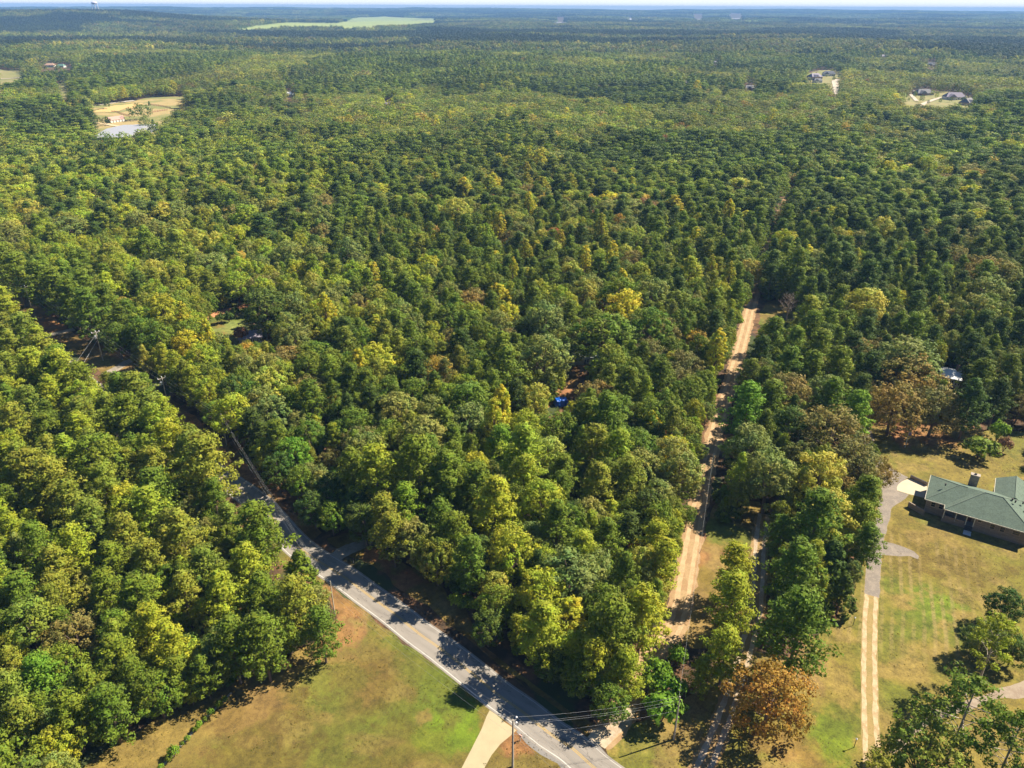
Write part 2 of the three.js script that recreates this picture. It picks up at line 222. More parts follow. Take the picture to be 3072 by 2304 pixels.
const pale = std(0xffffff, 0.95, { map: dirtTex([0.47, 0.35, 0.21], [0.34, 0.24, 0.12], [0.53, 0.42, 0.29], 87) });
strip('wheel_rut', track3, -1.3, -0.5, 0.016, pale, t3, { wob: 0.22, seed: 9, gap: (s) => s > 0.43 }); strip('wheel_rut', track3, 0.5, 1.3, 0.016, pale, t3, { wob: 0.22, seed: 10, gap: (s) => s > 0.43 });
strip('asphalt_surface', track3, -1.45, 1.45, 0.02, oldTar, t3, { wob: 0.3, seed: 12, gap: (s) => s < 0.38 });
const A2 = (x, y) => C('A2', x, y), HQ = (x, y, h = 0) => W(2600 + x / 4.686, 1380 + y / 4.686, h);
sheet('asphalt_pad', [A2(1255, 1100), A2(1270, 1050), A2(1310, 1022), A2(1370, 1035), A2(1440, 1060), A2(1500, 1085), A2(1535, 1115), A2(1530, 1135), A2(1480, 1115), A2(1400, 1115), A2(1320, 1110)], 0.026, oldTar, 'grey asphalt turning spur left of the house', { wob: 0.4, step: 1.2 });
sheet('asphalt_pad', [HQ(320, 90), HQ(440, 170), HQ(570, 245), HQ(490, 300), HQ(420, 380), HQ(430, 440), HQ(600, 490), HQ(560, 540), HQ(400, 640), HQ(250, 750), HQ(180, 800), HQ(160, 600), HQ(200, 300)], 0.026, oldTar, 'grey asphalt turnaround beside the concrete fan', { wob: 0.3, step: 1.5 });
sheet('concrete_fan', [HQ(610, 258), HQ(540, 280), HQ(480, 312), HQ(440, 350), HQ(424, 385), HQ(428, 430), HQ(600, 482), HQ(720, 512), HQ(830, 540), HQ(850, 370)], 0.032, std(0xffffff, 0.85, { map: concTex, color: new THREE.Color(1.2, 1.25, 1.5) }), 'white fan of concrete at the garage end of the house', { wob: 0 });
sheet('gravel_apron', [A4(1600, 1040), A4(1640, 985), A4(1690, 960), A4(1780, 860), A4(1900, 860), A4(1870, 950), A4(1790, 1020), A4(1750, 1080), A4(1710, 1110)], 0.02, gravel, 'white gravel mouth of the dirt track', { wob: 0.5, step: 1.2 });
sheet('gravel_path', [C('A5', 1330, 1120), C('A5', 1400, 1040), C('A5', 1480, 975), C('A5', 1700, 850), C('A5', 1900, 780), C('A5', 2030, 740), C('A5', 2140, 695), C('A5', 2330, 640), C('A5', 2330, 730), C('A5', 2150, 800), C('A5', 2060, 790), C('A5', 1850, 870), C('A5', 1600, 960), C('A5', 1500, 1040), C('A5', 1440, 1110), C('A5', 1370, 1160)], 0.02, std(0xffffff, 1, { map: dirtTex([0.30, 0.24, 0.18], [0.25, 0.19, 0.14], [0.34, 0.28, 0.22], 91) }), 'grey gravel path curving under the tall pines', { wob: 0.5, step: 1.2 });
const grayDrive = std(0xffffff, 1, { map: dirtTex([0.30, 0.26, 0.21], [0.22, 0.19, 0.15], [0.36, 0.31, 0.26], 95) });
const drv = (label, ...a) => strip('gravel_driveway', P(...a), -1.7, 1.7, 0.008, grayDrive, scene, { wob: 0.4, label });
drv('pale gravel driveway mouth on the right of the paved road', 705, 1215, 745, 1190, 790, 1172, 815, 1155, 850, 1120);
drv('grey gravel driveway by the pole with the crossarm', 225, 810, 250, 797, 270, 785, 290, 775, 312, 762);
drv('shaded gravel driveway under the power line', 305, 842, 330, 832, 352, 824, 375, 818, 400, 812);
drv('pale driveway at the left edge of the view', 95, 728, 115, 722, 140, 716, 160, 711);
strip('dirt_road', P(420, 700, 460, 680, 520, 663, 600, 640), -2, 2, 0.012, std(0xffffff, 1, { map: dirtTex([0.5, 0.22, 0.1], [0.42, 0.18, 0.08], [0.55, 0.3, 0.16], 99) }), scene, { wob: 0.6, label: 'short stretch of red dirt road above the small lawn' });

// ------------------------------------------------------------------ trees
// a crown is many leaf-sized faces gathered in clumps along its limbs
class Leaves {
  constructor() { this.p = []; this.n = []; this.c = []; }
  leaf(x, y, z, nx, ny, nz, s, w, out, col, r, two = true) {
    const l = Math.hypot(nx, ny, nz) || 1; nx /= l; ny /= l; nz /= l;
    let ax = r() - 0.5, ay = r() - 0.5, az = r() - 0.5; const d = ax * nx + ay * ny + az * nz; ax -= d * nx; ay -= d * ny; az -= d * nz; const m = Math.hypot(ax, ay, az) || 1; ax /= m; ay /= m; az /= m;
    const bx = ny * az - nz * ay, by = nz * ax - nx * az, bz = nx * ay - ny * ax, k = 0.55;
    const sx = nx * k + out[0] * (1 - k), sy = ny * k + out[1] * (1 - k), sz = nz * k + out[2] * (1 - k), q = Math.hypot(sx, sy, sz) || 1;
    const v = [[ax * s, ay * s, az * s], [bx * w, by * w, bz * w], [-ax * s, -ay * s, -az * s], [-bx * w, -by * w, -bz * w]];
    for (const t of two ? [0, 1, 2, 0, 2, 3] : [0, 1, 3]) { this.p.push(x + v[t][0], y + v[t][1], z + v[t][2]); this.n.push(sx / q, sy / q, sz / q); this.c.push(...col); }
  }
  clump(cx, cy, cz, pr, n, s, axis, r, { spiky = 0, tone = [1, 1, 1], var: va = 0.3, two = true, flat = 0.85 } = {}) {
    for (let i = 0; i < n; i++) {
      let x, y, z, d; do { x = r() * 2 - 1; y = r() * 2 - 1; z = r() * 2 - 1; d = Math.hypot(x, y, z); } while (d > 1 || d < 0.25);
      const rr = pr * (0.55 + 0.45 * r()) / d, k = 1 + va * (r() - 0.5), h = 0.12 * (r() - 0.5);
      const ox = x / d * 0.75 + axis[0] * 0.45, oy = y / d * 0.75 + axis[1] * 0.45, oz = z / d * 0.75 + axis[2] * 0.45, q = Math.hypot(ox, oy, oz) || 1, out = [ox / q, oy / q, oz / q], sz = s * (0.7 + 0.6 * r());
      this.leaf(cx + x * rr, cy + y * rr * flat, cz + z * rr, out[0] + (r() - 0.5) * 1.15, out[1] + (r() - 0.5) * 1.15, out[2] + (r() - 0.5) * 1.15, sz, spiky ? sz * spiky : sz * 0.62, out, [tone[0] * k * (1 + h), tone[1] * k, tone[2] * k * (1 - h)], r, two);
    }
  }
  build() { const g = new THREE.BufferGeometry(); g.setAttribute('position', new THREE.Float32BufferAttribute(this.p, 3)); g.setAttribute('normal', new THREE.Float32BufferAttribute(this.n, 3)); g.setAttribute('color', new THREE.Float32BufferAttribute(this.c, 3)); return g; }
}
const nrm = (x, y, z) => { const l = Math.hypot(x, y, z) || 1; return [x / l, y / l, z / l]; };
// detail: 0 close, 1 middle, 2 far
function pine(seed, Hh = 18, Rr = 4, sparse = 0, detail = 0) {
  const r = rng(seed), L = new Leaves(), limbs = [], pw = 0.5 + 0.45 * ((seed * 0.37) % 1), base = Hh * (sparse ? 0.42 : 0.16 + 0.12 * r()), levels = detail ? (detail > 1 ? 4 : 6) : sparse ? 7 : 10;
  const tone0 = () => { const k = 0.85 + 0.3 * r(); return [k * (0.92 + 0.2 * r()), k, k * (0.8 + 0.3 * r())]; };
  const lean = (r() - 0.5) * 0.8;
  for (let i = 0; i < levels; i++) {
    const t = (i + 0.4 * r()) / levels, y = base + (Hh - base - 0.5) * t, prof = Math.pow(Math.max(0, 1 - t), pw) * (0.65 + 0.35 * sstep(0, 0.22, t)) * (0.82 + 0.36 * r()), nb = detail ? (detail > 1 ? 4 : 5) : sparse ? 4 : 6, a0 = r() * 7;
    for (let b = 0; b < nb; b++) {
      const a = a0 + (b + 0.6 * (r() - 0.5)) / nb * 6.283, len = Rr * prof * (0.55 + 0.72 * r()) + 0.3, up = 0.28 + 0.5 * t, dx = Math.cos(a), dz = Math.sin(a), ax = nrm(dx * 0.7, 0.55, dz * 0.7);
      if (!detail && (sparse || b % 2 === 0)) limbs.push([V3(lean * t, y, 0), V3(dx * len * 0.9 + lean * t, y + up * len * 0.7, dz * len * 0.9)]);
      const ks = detail ? (detail > 1 ? [0.8] : [0.55, 1]) : sparse ? [0.62, 0.82, 1] : [0.38, 0.7, 1];
      for (const k of ks) {
        const pr = detail ? (detail > 1 ? 1.7 : 1.15) : 0.62 + 0.4 * r();
        L.clump(dx * len * k + lean * t + (r() - 0.5) * 0.7, y + up * len * k * 0.8 + (r() - 0.3) * 0.6, dz * len * k + (r() - 0.5) * 0.7, pr, detail ? (detail > 1 ? 7 : 15) : sparse ? 30 : k < 0.5 ? 16 : 33, detail ? (detail > 1 ? 1.1 : 0.68) : 0.4, ax, r, { spiky: detail ? 0.55 : 0.42, tone: tone0(), two: false, flat: 0.75 });
      }
    }
  }
  L.clump(lean, Hh - 0.5, 0, detail > 1 ? 1.3 : 0.8, detail ? 8 : 26, detail > 1 ? 1 : 0.45, [0, 1, 0], r, { spiky: 0.4, tone: tone0() });
  const wood = detail ? null : merge([tube([V3(0, 0, 0), V3(lean * 0.2, Hh * 0.35, 0.1), V3(lean * 0.6, Hh * 0.7, 0), V3(lean, Hh * 0.97, 0)], 0.26, 0.05, 5, 5), ...limbs.slice(0, sparse ? 30 : 16).map(([a, b]) => tube([a, a.clone().lerp(b, 0.5).add(V3(0, -0.15, 0)), b], 0.075, 0.025, 2, 3))]);
  return { crown: L.build(), wood };
}
function broad(seed, Hh = 14, Rr = 4.5, { lumpy = 1, narrow = 0, detail = 0, leaf = 0.34, low = 0.16 } = {}) {
  const r = rng(seed), L = new Leaves(), limbs = [], cy = Hh * (low + (1 - low) / 2), hy = Hh * (1 - low) / 2, N = detail ? (detail > 1 ? 15 : 40) : 128, off = r() * 100;
  const lob = (x, y, z) => fbm(x * 1.7 + off, y * 1.7 + z * 1.3 + off, 2, seed % 97);
  for (let i = 0; i < N; i++) {
    const v = 1 - 1.72 * (i + 0.5) / N, a = i * 2.39996 + r() * 0.5, q = Math.sqrt(1 - v * v), x = Math.cos(a) * q, z = Math.sin(a) * q, e = 0.74 + 0.72 * (lob(x, v, z) - 0.3) * lumpy;
    const taper = narrow ? (v > 0 ? 1 - 0.42 * v : 1 + 0.1 * v) : 1, sh = (i % 4 === 3 ? 0.62 : 1) * (0.9 + 0.16 * r());
    const px = x * Rr * e * sh * taper, py = cy + v * hy * (0.82 + 0.22 * e) * sh, pz = z * Rr * e * sh * taper, ax = nrm(x * 0.8, v * 0.8 + 0.35, z * 0.8);
    const k = 0.84 + 0.32 * r(), tone = [k * (0.68 + 0.5 * fbm(x * 2.2 + off, v * 2.2 + z * 2.2, 2, 7) + 0.16 * r()), k, k * (0.75 + 0.4 * r())];
    L.clump(px, py, pz, detail ? (detail > 1 ? Rr * 0.42 : Rr * 0.29) : Rr * (0.13 + 0.11 * r()), detail ? (detail > 1 ? 11 : 19) : 45, detail ? (detail > 1 ? 0.95 : 0.62) : leaf, ax, r, { tone, two: false });
    if (!detail && i % 7 === 2) limbs.push(V3(px * 0.85, py, pz * 0.85));
  }
  const wood = detail ? null : merge([tube([V3(0, 0, 0), V3(0.1, cy * 0.5, 0.1), V3(0, cy, 0), V3(0.1, cy + hy * 0.6, 0)], 0.34, 0.07, 5, 6), ...limbs.map((b) => { const a = V3(0, Math.min(b.y - 0.8, cy * (0.5 + 0.35 * r())), 0); return tube([a, a.clone().lerp(b, 0.5).add(V3(0, 0.3, 0)), b], 0.13, 0.03, 3, 4); })]);
  return { crown: L.build(), wood };
}
function cedar(seed, Hh = 9, Rr = 2.6, detail = 0) {
  const r = rng(seed), L = new Leaves(), N = detail ? 24 : 70;
  for (let i = 0; i < N; i++) { const t = (i + 0.5) / N, a = i * 2.4 + r(), rad = Rr * Math.pow(1 - t, 0.7) * (0.75 + 0.4 * r()), y = 0.5 + t * (Hh - 0.8), k = 0.8 + 0.35 * r(); L.clump(Math.cos(a) * rad, y, Math.sin(a) * rad, 0.5 + 0.3 * r(), detail ? 10 : 26, detail ? 0.5 : 0.32, nrm(Math.cos(a) * 0.7, 0.5, Math.sin(a) * 0.7), r, { spiky: 0.5, tone: [k, k, k * 0.9] }); }
  return { crown: L.build(), wood: detail ? null : tube([V3(0, 0, 0), V3(0, Hh * 0.5, 0), V3(0, Hh * 0.95, 0)], 0.2, 0.04, 3, 5) };
}
function shrub(seed, Hh = 2.4, Rr = 1.6) {
  const r = rng(seed), L = new Leaves();
  for (let i = 0; i < 26; i++) { const a = i * 2.4 + r(), q = Math.sqrt((i + 0.5) / 26), rad = Rr * q * 0.85, y = Hh * (0.3 + 0.6 * Math.sqrt(1 - q * q * 0.8) * (0.7 + 0.4 * r())), k = 0.8 + 0.4 * r(); L.clump(Math.cos(a) * rad, y, Math.sin(a) * rad, 0.45 + 0.25 * r(), 22, 0.2, nrm(Math.cos(a) * q, 0.8, Math.sin(a) * q), r, { tone: [k, k, k * 0.9] }); }
  return { crown: L.build(), wood: merge([0, 1, 2, 3].map((i) => tube([V3(0, 0, 0), V3(Math.cos(i * 1.7) * 0.4, Hh * 0.4, Math.sin(i * 1.7) * 0.4), V3(Math.cos(i * 1.7) * 0.9, Hh * 0.75, Math.sin(i * 1.7) * 0.9)], 0.06, 0.02, 3, 4))) };
}
function bare(seed, Hh = 14, Rr = 4) {
  const r = rng(seed), parts = [tube([V3(0, 0, 0), V3(0.1, Hh * 0.4, 0), V3(-0.1, Hh * 0.7, 0.1), V3(0.1, Hh, 0)], 0.25, 0.04, 5, 5)], twigs = [];
  for (let i = 0; i < 26; i++) { const y = Hh * (0.35 + 0.6 * i / 26), a = i * 2.4 + r(), len = Rr * (1.05 - 0.6 * (i / 26)) * (0.7 + 0.5 * r()), b = V3(Math.cos(a) * len, y + len * 0.7, Math.sin(a) * len); parts.push(tube([V3(0, y, 0), V3(b.x * 0.5, y + len * 0.3, b.z * 0.5), b], 0.08, 0.025, 3, 4)); for (let k = 0; k < 9; k++) { const f = 0.35 + 0.65 * r(), s = V3(b.x * f, y + (b.y - y) * f, b.z * f), e = s.clone().add(V3((r() - 0.5) * 2.6, 0.4 + r() * 1.4, (r() - 0.5) * 2.6)); twigs.push(tube([s, s.clone().lerp(e, 0.5).add(V3(0.05, 0.08, 0)), e], 0.035, 0.015, 2, 3)); } }
  return { crown: merge(twigs), wood: merge(parts) };
}
const HT = { P: 18, H: 14, O: 12, T: 20, S: 2.4, K: 9, Q: 20, B: 14 }, RAD = { P: 4, H: 4.6, O: 5.4, T: 3.4, S: 1.6, K: 2.6, Q: 5, B: 4 }, CEN = { P: 0.66, H: 0.6, O: 0.58, T: 0.6, S: 0.5, K: 0.5, Q: 0.72, B: 0.7 };
const PROTO = {
  P: [1, 2, 3, 4, 5].map((s) => pine(s * 31, 18, 4)), H: [1, 2, 3, 4].map((s) => broad(s * 57, 14, 4.6)), O: [1, 2, 3].map((s) => broad(s * 77 + 5, 12, 5.4, { lumpy: 1.3, leaf: 0.32, low: 0.14 })),
  T: [1, 2, 3].map((s) => broad(s * 91 + 3, 20, 3.4, { narrow: 1, lumpy: 1.25, low: 0.16 })), S: [1, 2].map((s) => shrub(s * 13)), K: [cedar(5)], Q: [pine(401, 20, 5, 1), pine(409, 20, 5, 1)], B: [bare(3)],
};
// colour of the foliage, by kind of look (linear base colours)
const TONE = {
  g: ['green', [0.173, 0.243, 0.020]], d: ['dark green', [0.102, 0.160, 0.022]], y: ['yellow-green', [0.326, 0.384, 0.028]], o: ['olive', [0.250, 0.292, 0.033]], s: ['grey-green', [0.250, 0.288, 0.064]], e: ['bright green', [0.205, 0.339, 0.026]],
  b: ['olive-brown', [0.27, 0.235, 0.062]], Y: ['yellow', [0.47, 0.47, 0.034]], G: ['golden', [0.50, 0.385, 0.06]], R: ['rust-red', [0.512, 0.192, 0.077]], A: ['orange-brown', [0.36, 0.235, 0.04]], M: ['reddish brown', [0.358, 0.192, 0.109]], t: ['pale yellow-green', [0.410, 0.422, 0.064]], w: ['grey', [0.42, 0.36, 0.3]],
};
const foliage = (c) => new THREE.MeshPhysicalMaterial({ color: new THREE.Color(...c), vertexColors: true, roughness: 0.8, specularIntensity: 0.25, transmission: 0.4, thickness: 0, side: THREE.DoubleSide });
const MATS = {}; const matOf = (t, k) => MATS[t + k] ??= t === 'w' ? std(TONE.w[1], 1) : foliage(TONE[t][1].map((c, i) => c * [[1, 1, 1], [1.14, 1.05, 1.0], [0.86, 0.96, 1.05]][k][i]));
const bark = std([0.16, 0.115, 0.085], 1), paleBark = std([0.36, 0.30, 0.25], 1);

// ---- trees read off the photograph: kind, tone, crown centre and crown width
const LIST = {
  A0: 'Po880 60 230,Py1060 200 200,Pg930 20 150,Py60 60 180,Po180 130 200,Py330 60 200,Hy560 110 230,Pg770 60 220,Pg830 190 230,Po960 150 200,Py990 250 210,Po90 250 210,Pg300 300 190,Py520 300 220,Bw760 390 120,Hd900 330 190,Py1100 370 250,Po1230 400 220,Po1330 510 340,Hg640 500 320,Po330 440 200,Py60 470 190,Po120 560 200,Po1000 540 230,Po830 500 150,Pg1020 690 270,HY820 770 230,Po340 640 290,Py80 640 190,Po240 760 210,Po470 760 250,Po580 880 240,Pg60 760 190,Hy240 1010 190,Py90 950 200,Hs970 1150 220,Po1180 980 310,Po800 980 250,Py480 1060 260,Po350 1180 250,Pg720 1140 230,Hg1300 700 190,Pg1660 940 320,Po1480 880 200,Po1330 1180 250,Po1480 1090 170,Kg1950 1215 210,Hd1520 60 200,Hg1640 110 200,Hs1770 220 230,Pg1880 120 180,Ob1900 130 100,TG2160 120 90,He1890 470 210,TY2050 280 90,Pd1690 330 170,Hg2000 350 200,Ob2150 500 150,Hd2140 700 210,Hd2030 800 190,Hd1800 560 190,Pd1640 260 180,Hg1950 640 180,Hs2070 610 150,Hg2150 860 170',
  A1: 'Hg80 290 230,Ob140 410 260,Hs370 200 260,Hs600 210 220,Ob640 50 150,Hg820 150 280,Hs830 280 250,Hs540 380 300,Pg500 520 320,Py230 560 290,Pg70 560 250,Pg680 580 280,Hy870 560 210,Pe1040 380 200,Py1180 430 300,Og1410 325 290,HY1500 180 120,Pg1600 210 200,Pg1720 200 260,Po1650 400 230,Py1790 430 240,Hg2000 220 210,TY2010 270 130,OR2150 340 130,HY2150 440 180,Hs2050 740 220,Po1860 600 230,Po1660 640 240,Pg1440 560 180,Pg1420 660 170,Py1180 600 250,Py990 760 300,Pg700 720 220,Pg640 880 240,Pe420 760 210,Po280 840 230,Po330 960 220,Hs470 1010 250,Pg730 960 240,He1100 990 150,Hs1240 1010 210,Hy1110 1110 310,Pg1400 900 250,Hs1600 860 220,TY1750 850 140,Pd1870 930 190,Pg1720 990 210,OR1890 1090 110,Hy1870 1170 180,Py1560 1080 240,Py2040 1000 220,Py2090 1130 230,Hs1650 1200 220,Hy1440 1200 180,Hd120 740 190,Hd150 900 210,Hg60 800 170,Ob1150 80 130,Hs1010 640 150',
  A2: 'Pe420 140 250,Ob670 80 300,Hd690 280 230,Hs810 200 140,Pg960 90 220,Pe1130 170 210,Ob960 330 400,Ob1100 520 300,Ob1270 570 190,Hs430 420 280,Hs560 610 320,Ht880 620 310,Ke265 720 90,Kg275 800 100,Pg870 860 320,Pg1180 720 230,Pg1160 880 210,Pg1200 1010 200,Kd960 1150 230,Pg740 1180 330,Py350 1160 240,Ob1370 150 320,Ob1640 170 300,Pd1870 100 230,Pd2050 80 190,Ob2190 150 160,Sg1930 420 210,Se2050 310 120,SM2090 395 90,Hg50 60 200,OG30 330 130,Hg60 420 160,Sy95 230 90,Hy45 620 120,Hg30 850 100,Pg640 960 200,Hs740 480 180',
  A3: 'Se1455 800 40,Sg1420 832 50,Se1365 885 48,Sg1328 930 34,Se1290 965 46,Sg1262 996 36,Se1215 1055 40,Sg1182 1090 24,Se1125 1140 76,Sg1095 1180 50,Se1042 1238 40,Pg120 120 260,Ho200 330 330,Pg400 310 190,Ob500 420 340,Po380 100 230,Pg700 90 250,Pg900 130 290,Po1190 110 260,Py1450 120 290,Pg1700 120 260,Po1900 150 280,Pg2080 330 240,Py980 330 270,Py1130 470 260,Pg760 520 270,Hy1260 520 200,Pg1500 420 290,Pg1700 400 300,Pg1680 200 220,Pe270 640 270,Po80 780 280,Pg560 720 270,Hg1020 760 260,Hy1230 740 120,Pg700 840 270,Pg450 880 290,Po120 930 260,Pg260 860 200,Po60 560 200,Pg860 650 220,Pg1320 610 200,Pg1160 620 200',
  A4: 'Hg1010 190 240,Hy1290 130 320,TY1480 260 200,Py1300 330 320,Pg1760 330 360,Py1950 230 330,Hg1560 640 240,Py1640 520 260,Hd950 330 200,Py1850 600 240,Hg1740 820 220,Se2050 640 180,Se2130 740 200,Se2080 870 230,Se2180 520 130,Se1990 700 150,Hd1350 560 200,Hg1480 480 200',
  A5: 'Py330 130 290,Py280 470 270,OA570 800 450,Pg760 300 400,Kd1030 110 190,Se15 860 60,Hd2090 190 200,Qy2030 400 330,Qg1850 850 520,Oo1560 1180 520,Qg2150 1060 420,Hs1960 400 200,Hd2150 480 170,Og2050 380 200,Qo1250 1290 300,Py130 620 160',
  B3: 'Pg100 510 210,Pg240 560 210,Pg360 610 210,Pg460 680 210,Pg570 750 210,Hg760 950 170,Pg10 440 200,Py60 790 190,Po150 910 210,Py250 990 200,Po270 1050 210,Py400 1155 230,Pg540 1230 210,Po80 1010 200,Py200 1150 230,Po50 1150 190,Py15 700 140,Pg330 1180 200,Po700 1240 120,HY815 180 170,Ht1050 170 220,Ob620 70 170,HG1550 450 110,Hd1715 765 265,SM1560 925 90,OG1600 1040 130,HY1930 530 150,Po1000 570 130,Po1130 560 130,Po1250 570 130,Po1350 590 140,Po1420 540 130,Pg950 320 160,Po1150 360 180,Hs1010 290 190,HG810 740 100,Hy1060 790 220,Hy1260 870 170,Hg920 920 190,Hg1050 980 220,Hg1230 950 210,Ho740 440 180,Hy800 510 190,Pg420 560 190,Pg550 620 190,Pg680 720 190,Hy1600 180 200,Hs2060 200 180,Hs1150 160 200,Pd1700 240 200,Pd1850 170 200,Hs1860 420 170,Hs2050 430 170,Sd1430 820 60,Sd1480 810 60,Sd1525 780 60',
  B4: 'TY1290 230 70,TY1565 220 70,TY1260 390 100,TY1000 450 90,TY1110 400 60,TY1030 290 60,TY970 620 80,TY1020 690 130,Tt1190 570 110,HY1080 810 150,HG760 800 110,OR970 80 110,OR1410 250 80,TY230 880 120,HY220 1120 240,OG620 1180 220,Ob770 1010 180,Ob870 800 150,Ht1580 670 170,HY1830 780 240,OM1680 790 150,Hg1800 690 240,Hs2010 700 220,Hg1700 940 370,Hs1320 860 250,Hs1320 1090 290,Hg1990 900 260,Hg1740 1130 240,Ob1980 1060 210,TY2140 1110 110,TY1740 360 60,Hg2010 350 140,OM1960 110 130,Ht2140 130 110,Hs1860 240 130,HY570 500 150,HY840 510 110,TG780 470 60,Hs60 420 190,Ht750 140 180,Ht490 90 130,HG80 90 60,Hy590 920 140,Pg1050 1040 220,Pg1080 1140 220,Hg500 1040 180',
  B5: 'TY410 190 90,HY90 380 70,HY270 400 100,OR335 350 40,HG430 520 140,OG90 970 150,Ht1290 260 160,Hs1140 330 130,Ob1950 530 250,Ob1750 440 180,Ht1180 760 270,Hs1440 1110 370,Ob1450 1210 390,TY800 410 90,Bw690 720 110,Hs1980 680 250,Pd1060 520 200,Pd1200 560 200,Pg740 480 190,Pd960 430 180,Hs2080 560 180,Pg1500 900 190,Po1640 820 180,Hs1900 800 230,Pg580 930 200,Po820 790 190,Pg880 1010 200,Ob1130 1060 220,Pg1010 1130 210,Pg680 1130 210,Pg440 1180 170,Ob1050 650 120,Py180 1180 80',
};
LIST.C0 = 'Hg1010 850 100,Ho930 895 120,Hy800 925 120,Hg700 920 100,Hd330 790 130,Hd450 740 110,Hd520 800 110,Od905 720 120,Hd690 665 46,Kd966 670 16,Od640 778 36,Od688 782 48,Hs940 790 70,Kd992 800 30,HY205 410 70,HG770 370 80,OM1248 437 36,OM545 560 60,Ht1110 300 90,Hy1580 945 130,Hg1620 925 90,Os1380 590 80';
LIST.C1 = 'OM2070 930 120,OM2130 850 60,HG1890 995 55,TY2050 820 40,Ht1035 655 50,OM160 490 70,Hd1010 565 60,OG120 560 50,HY930 320 30';
LIST.C2 = 'OA410 905 55,OA360 1005 75,HY640 1070 100,HY370 1040 60,Ht480 850 70,TY1030 1105 75,Hs830 1120 120,HY1330 1110 110,HY1570 1090 130,Ht1170 1020 90,HY1920 1145 80,HY2110 975 130,HG1050 840 70,HY1190 850 80,HG1230 900 50,HG420 700 60,HY225 475 30,HY85 855 45,HY260 865 60,HY210 920 70,OA650 820 50,HY780 900 60,HY1290 1215 70,HY1165 1180 70,HG1790 1068 45,HY1465 1035 70,HG1495 915 50,Od1600 960 130,Od1820 970 120,HY1810 1225 60';
const trees = [];   // {k kind, t tone, x, z, y, s width factor, sy height factor, own}
const depthOf = (p) => -p.clone().applyMatrix4(camera.matrixWorldInverse).z;
const ASPECT = { P: 2.0, H: 1.45, O: 1.15, T: 1.9, S: 1.2, K: 1.8, Q: 2.0, B: 1.8 }, LIM = { P: [9, 23], H: [6, 19], O: [6, 16], T: [9, 18], S: [1, 6], K: [4, 11], Q: [14, 21], B: [8, 15] };
for (const crop in LIST) for (const e of LIST[crop].split(',')) {
  const k = e[0], t = e[1], [cx, cy, w] = e.slice(2).split(' ').map(Number);
  let hh = HT[k], p, wm; for (let i = 0; i < 4; i++) { p = C(crop, cx, cy, hh * CEN[k]); wm = w / 2.16016 * depthOf(V3(p.x, p.y + hh * CEN[k], p.z)) / (F * 3); hh = Math.min(LIM[k][1], Math.max(LIM[k][0], wm * ASPECT[k])); }
  trees.push({ k, t, x: p.x, z: p.z, y: p.y, s: wm / 2 / RAD[k] * (k === 'P' ? 1.2 : 1.1), sy: hh / HT[k], own: true, r: wm / 2 });
}

// ---- woods between: where nothing may stand, and where nothing may hide the open ground
const inPoly = (x, y, p) => { let c = false; for (let i = 0, j = p.length - 1; i < p.length; j = i++) if ((p[i][1] > y) !== (p[j][1] > y) && x < (p[j][0] - p[i][0]) * (y - p[i][1]) / (p[j][1] - p[i][1]) + p[i][0]) c = !c; return c; };
const poly = (...a) => { const o = []; for (let i = 0; i < a.length; i += 2) o.push([a[i], a[i + 1]]); return o; };
const OPEN = [ // open ground as it shows in the photograph (2212 x 1659)
  poly(250, 1700, 250, 1590, 500, 1490, 660, 1420, 735, 1370, 690, 1260, 620, 1210, 600, 1130, 690, 1170, 800, 1180, 900, 1260, 1000, 1330, 1180, 1520, 1340, 1560, 1380, 1700),
  poly(500, 1060, 560, 1060, 600, 1120, 580, 1140, 505, 1085),
  poly(1380, 1700, 1340, 1620, 1470, 1560, 1560, 1500, 1640, 1400, 1800, 1340, 1870, 1250, 1900, 1100, 1910, 1000, 1900, 950, 2070, 900, 2240, 905, 2240, 1700),
  poly(1445, 1375, 1465, 1300, 1480, 1200, 1500, 1080, 1520, 980, 1560, 830, 1590, 730, 1610, 670, 1650, 660, 1625, 740, 1600, 830, 1575, 940, 1550, 1060, 1525, 1180, 1640, 1090, 1650, 1300, 1530, 1390),
  poly(470, 720, 460, 680, 550, 655, 565, 670, 600, 730, 560, 745, 500, 735), poly(500, 712, 565, 712, 562, 745, 500, 745),
  poly(1170, 890, 1200, 865, 1228, 865, 1240, 780, 1280, 770, 1240, 850, 1225, 895),
  poly(100, 700, 150, 705, 220, 750, 290, 760, 290, 800, 235, 800, 150, 750), poly(350, 830, 400, 870, 500, 970, 540, 1020, 510, 1010, 420, 910, 350, 850),
  poly(2030, 800, 2075, 800, 2075, 840, 2030, 830), poly(1632, 692, 1650, 662, 1700, 650, 1728, 690, 1680, 706), poly(195, 708, 222, 708, 236, 800, 205, 800),
];
const FAR = [ // farther openings: paddocks, barn, houses, fields
  poly(205, 305, 198, 230, 270, 222, 320, 212, 415, 208, 400, 225, 372, 238, 350, 262, 340, 285, 300, 292, 240, 305), poly(500, 66, 620, 50, 730, 52, 760, 40, 830, 37, 950, 42, 930, 52, 830, 57, 760, 62, 720, 57, 620, 58, 540, 66),
  poly(1740, 176, 1740, 160, 1770, 150, 1800, 154, 1822, 166, 1816, 205, 1794, 203, 1786, 183), poly(1942, 222, 1952, 207, 1980, 196, 2000, 192, 2020, 203, 2058, 199, 2108, 214, 2104, 228, 2060, 226, 2040, 231, 2000, 228),
  poly(120, 185, 150, 185, 150, 225, 130, 225), poly(80, 145, 160, 140, 160, 152, 80, 152), poly(-10, 150, 50, 155, 45, 172, -10, 180),
];
const sc = (x, y, k) => [ORG[k][0] + x / 2.16016, ORG[k][1] + y / 2.16016], sn = (x, y) => [2380 + x / 3.814, 180 + y / 3.814];
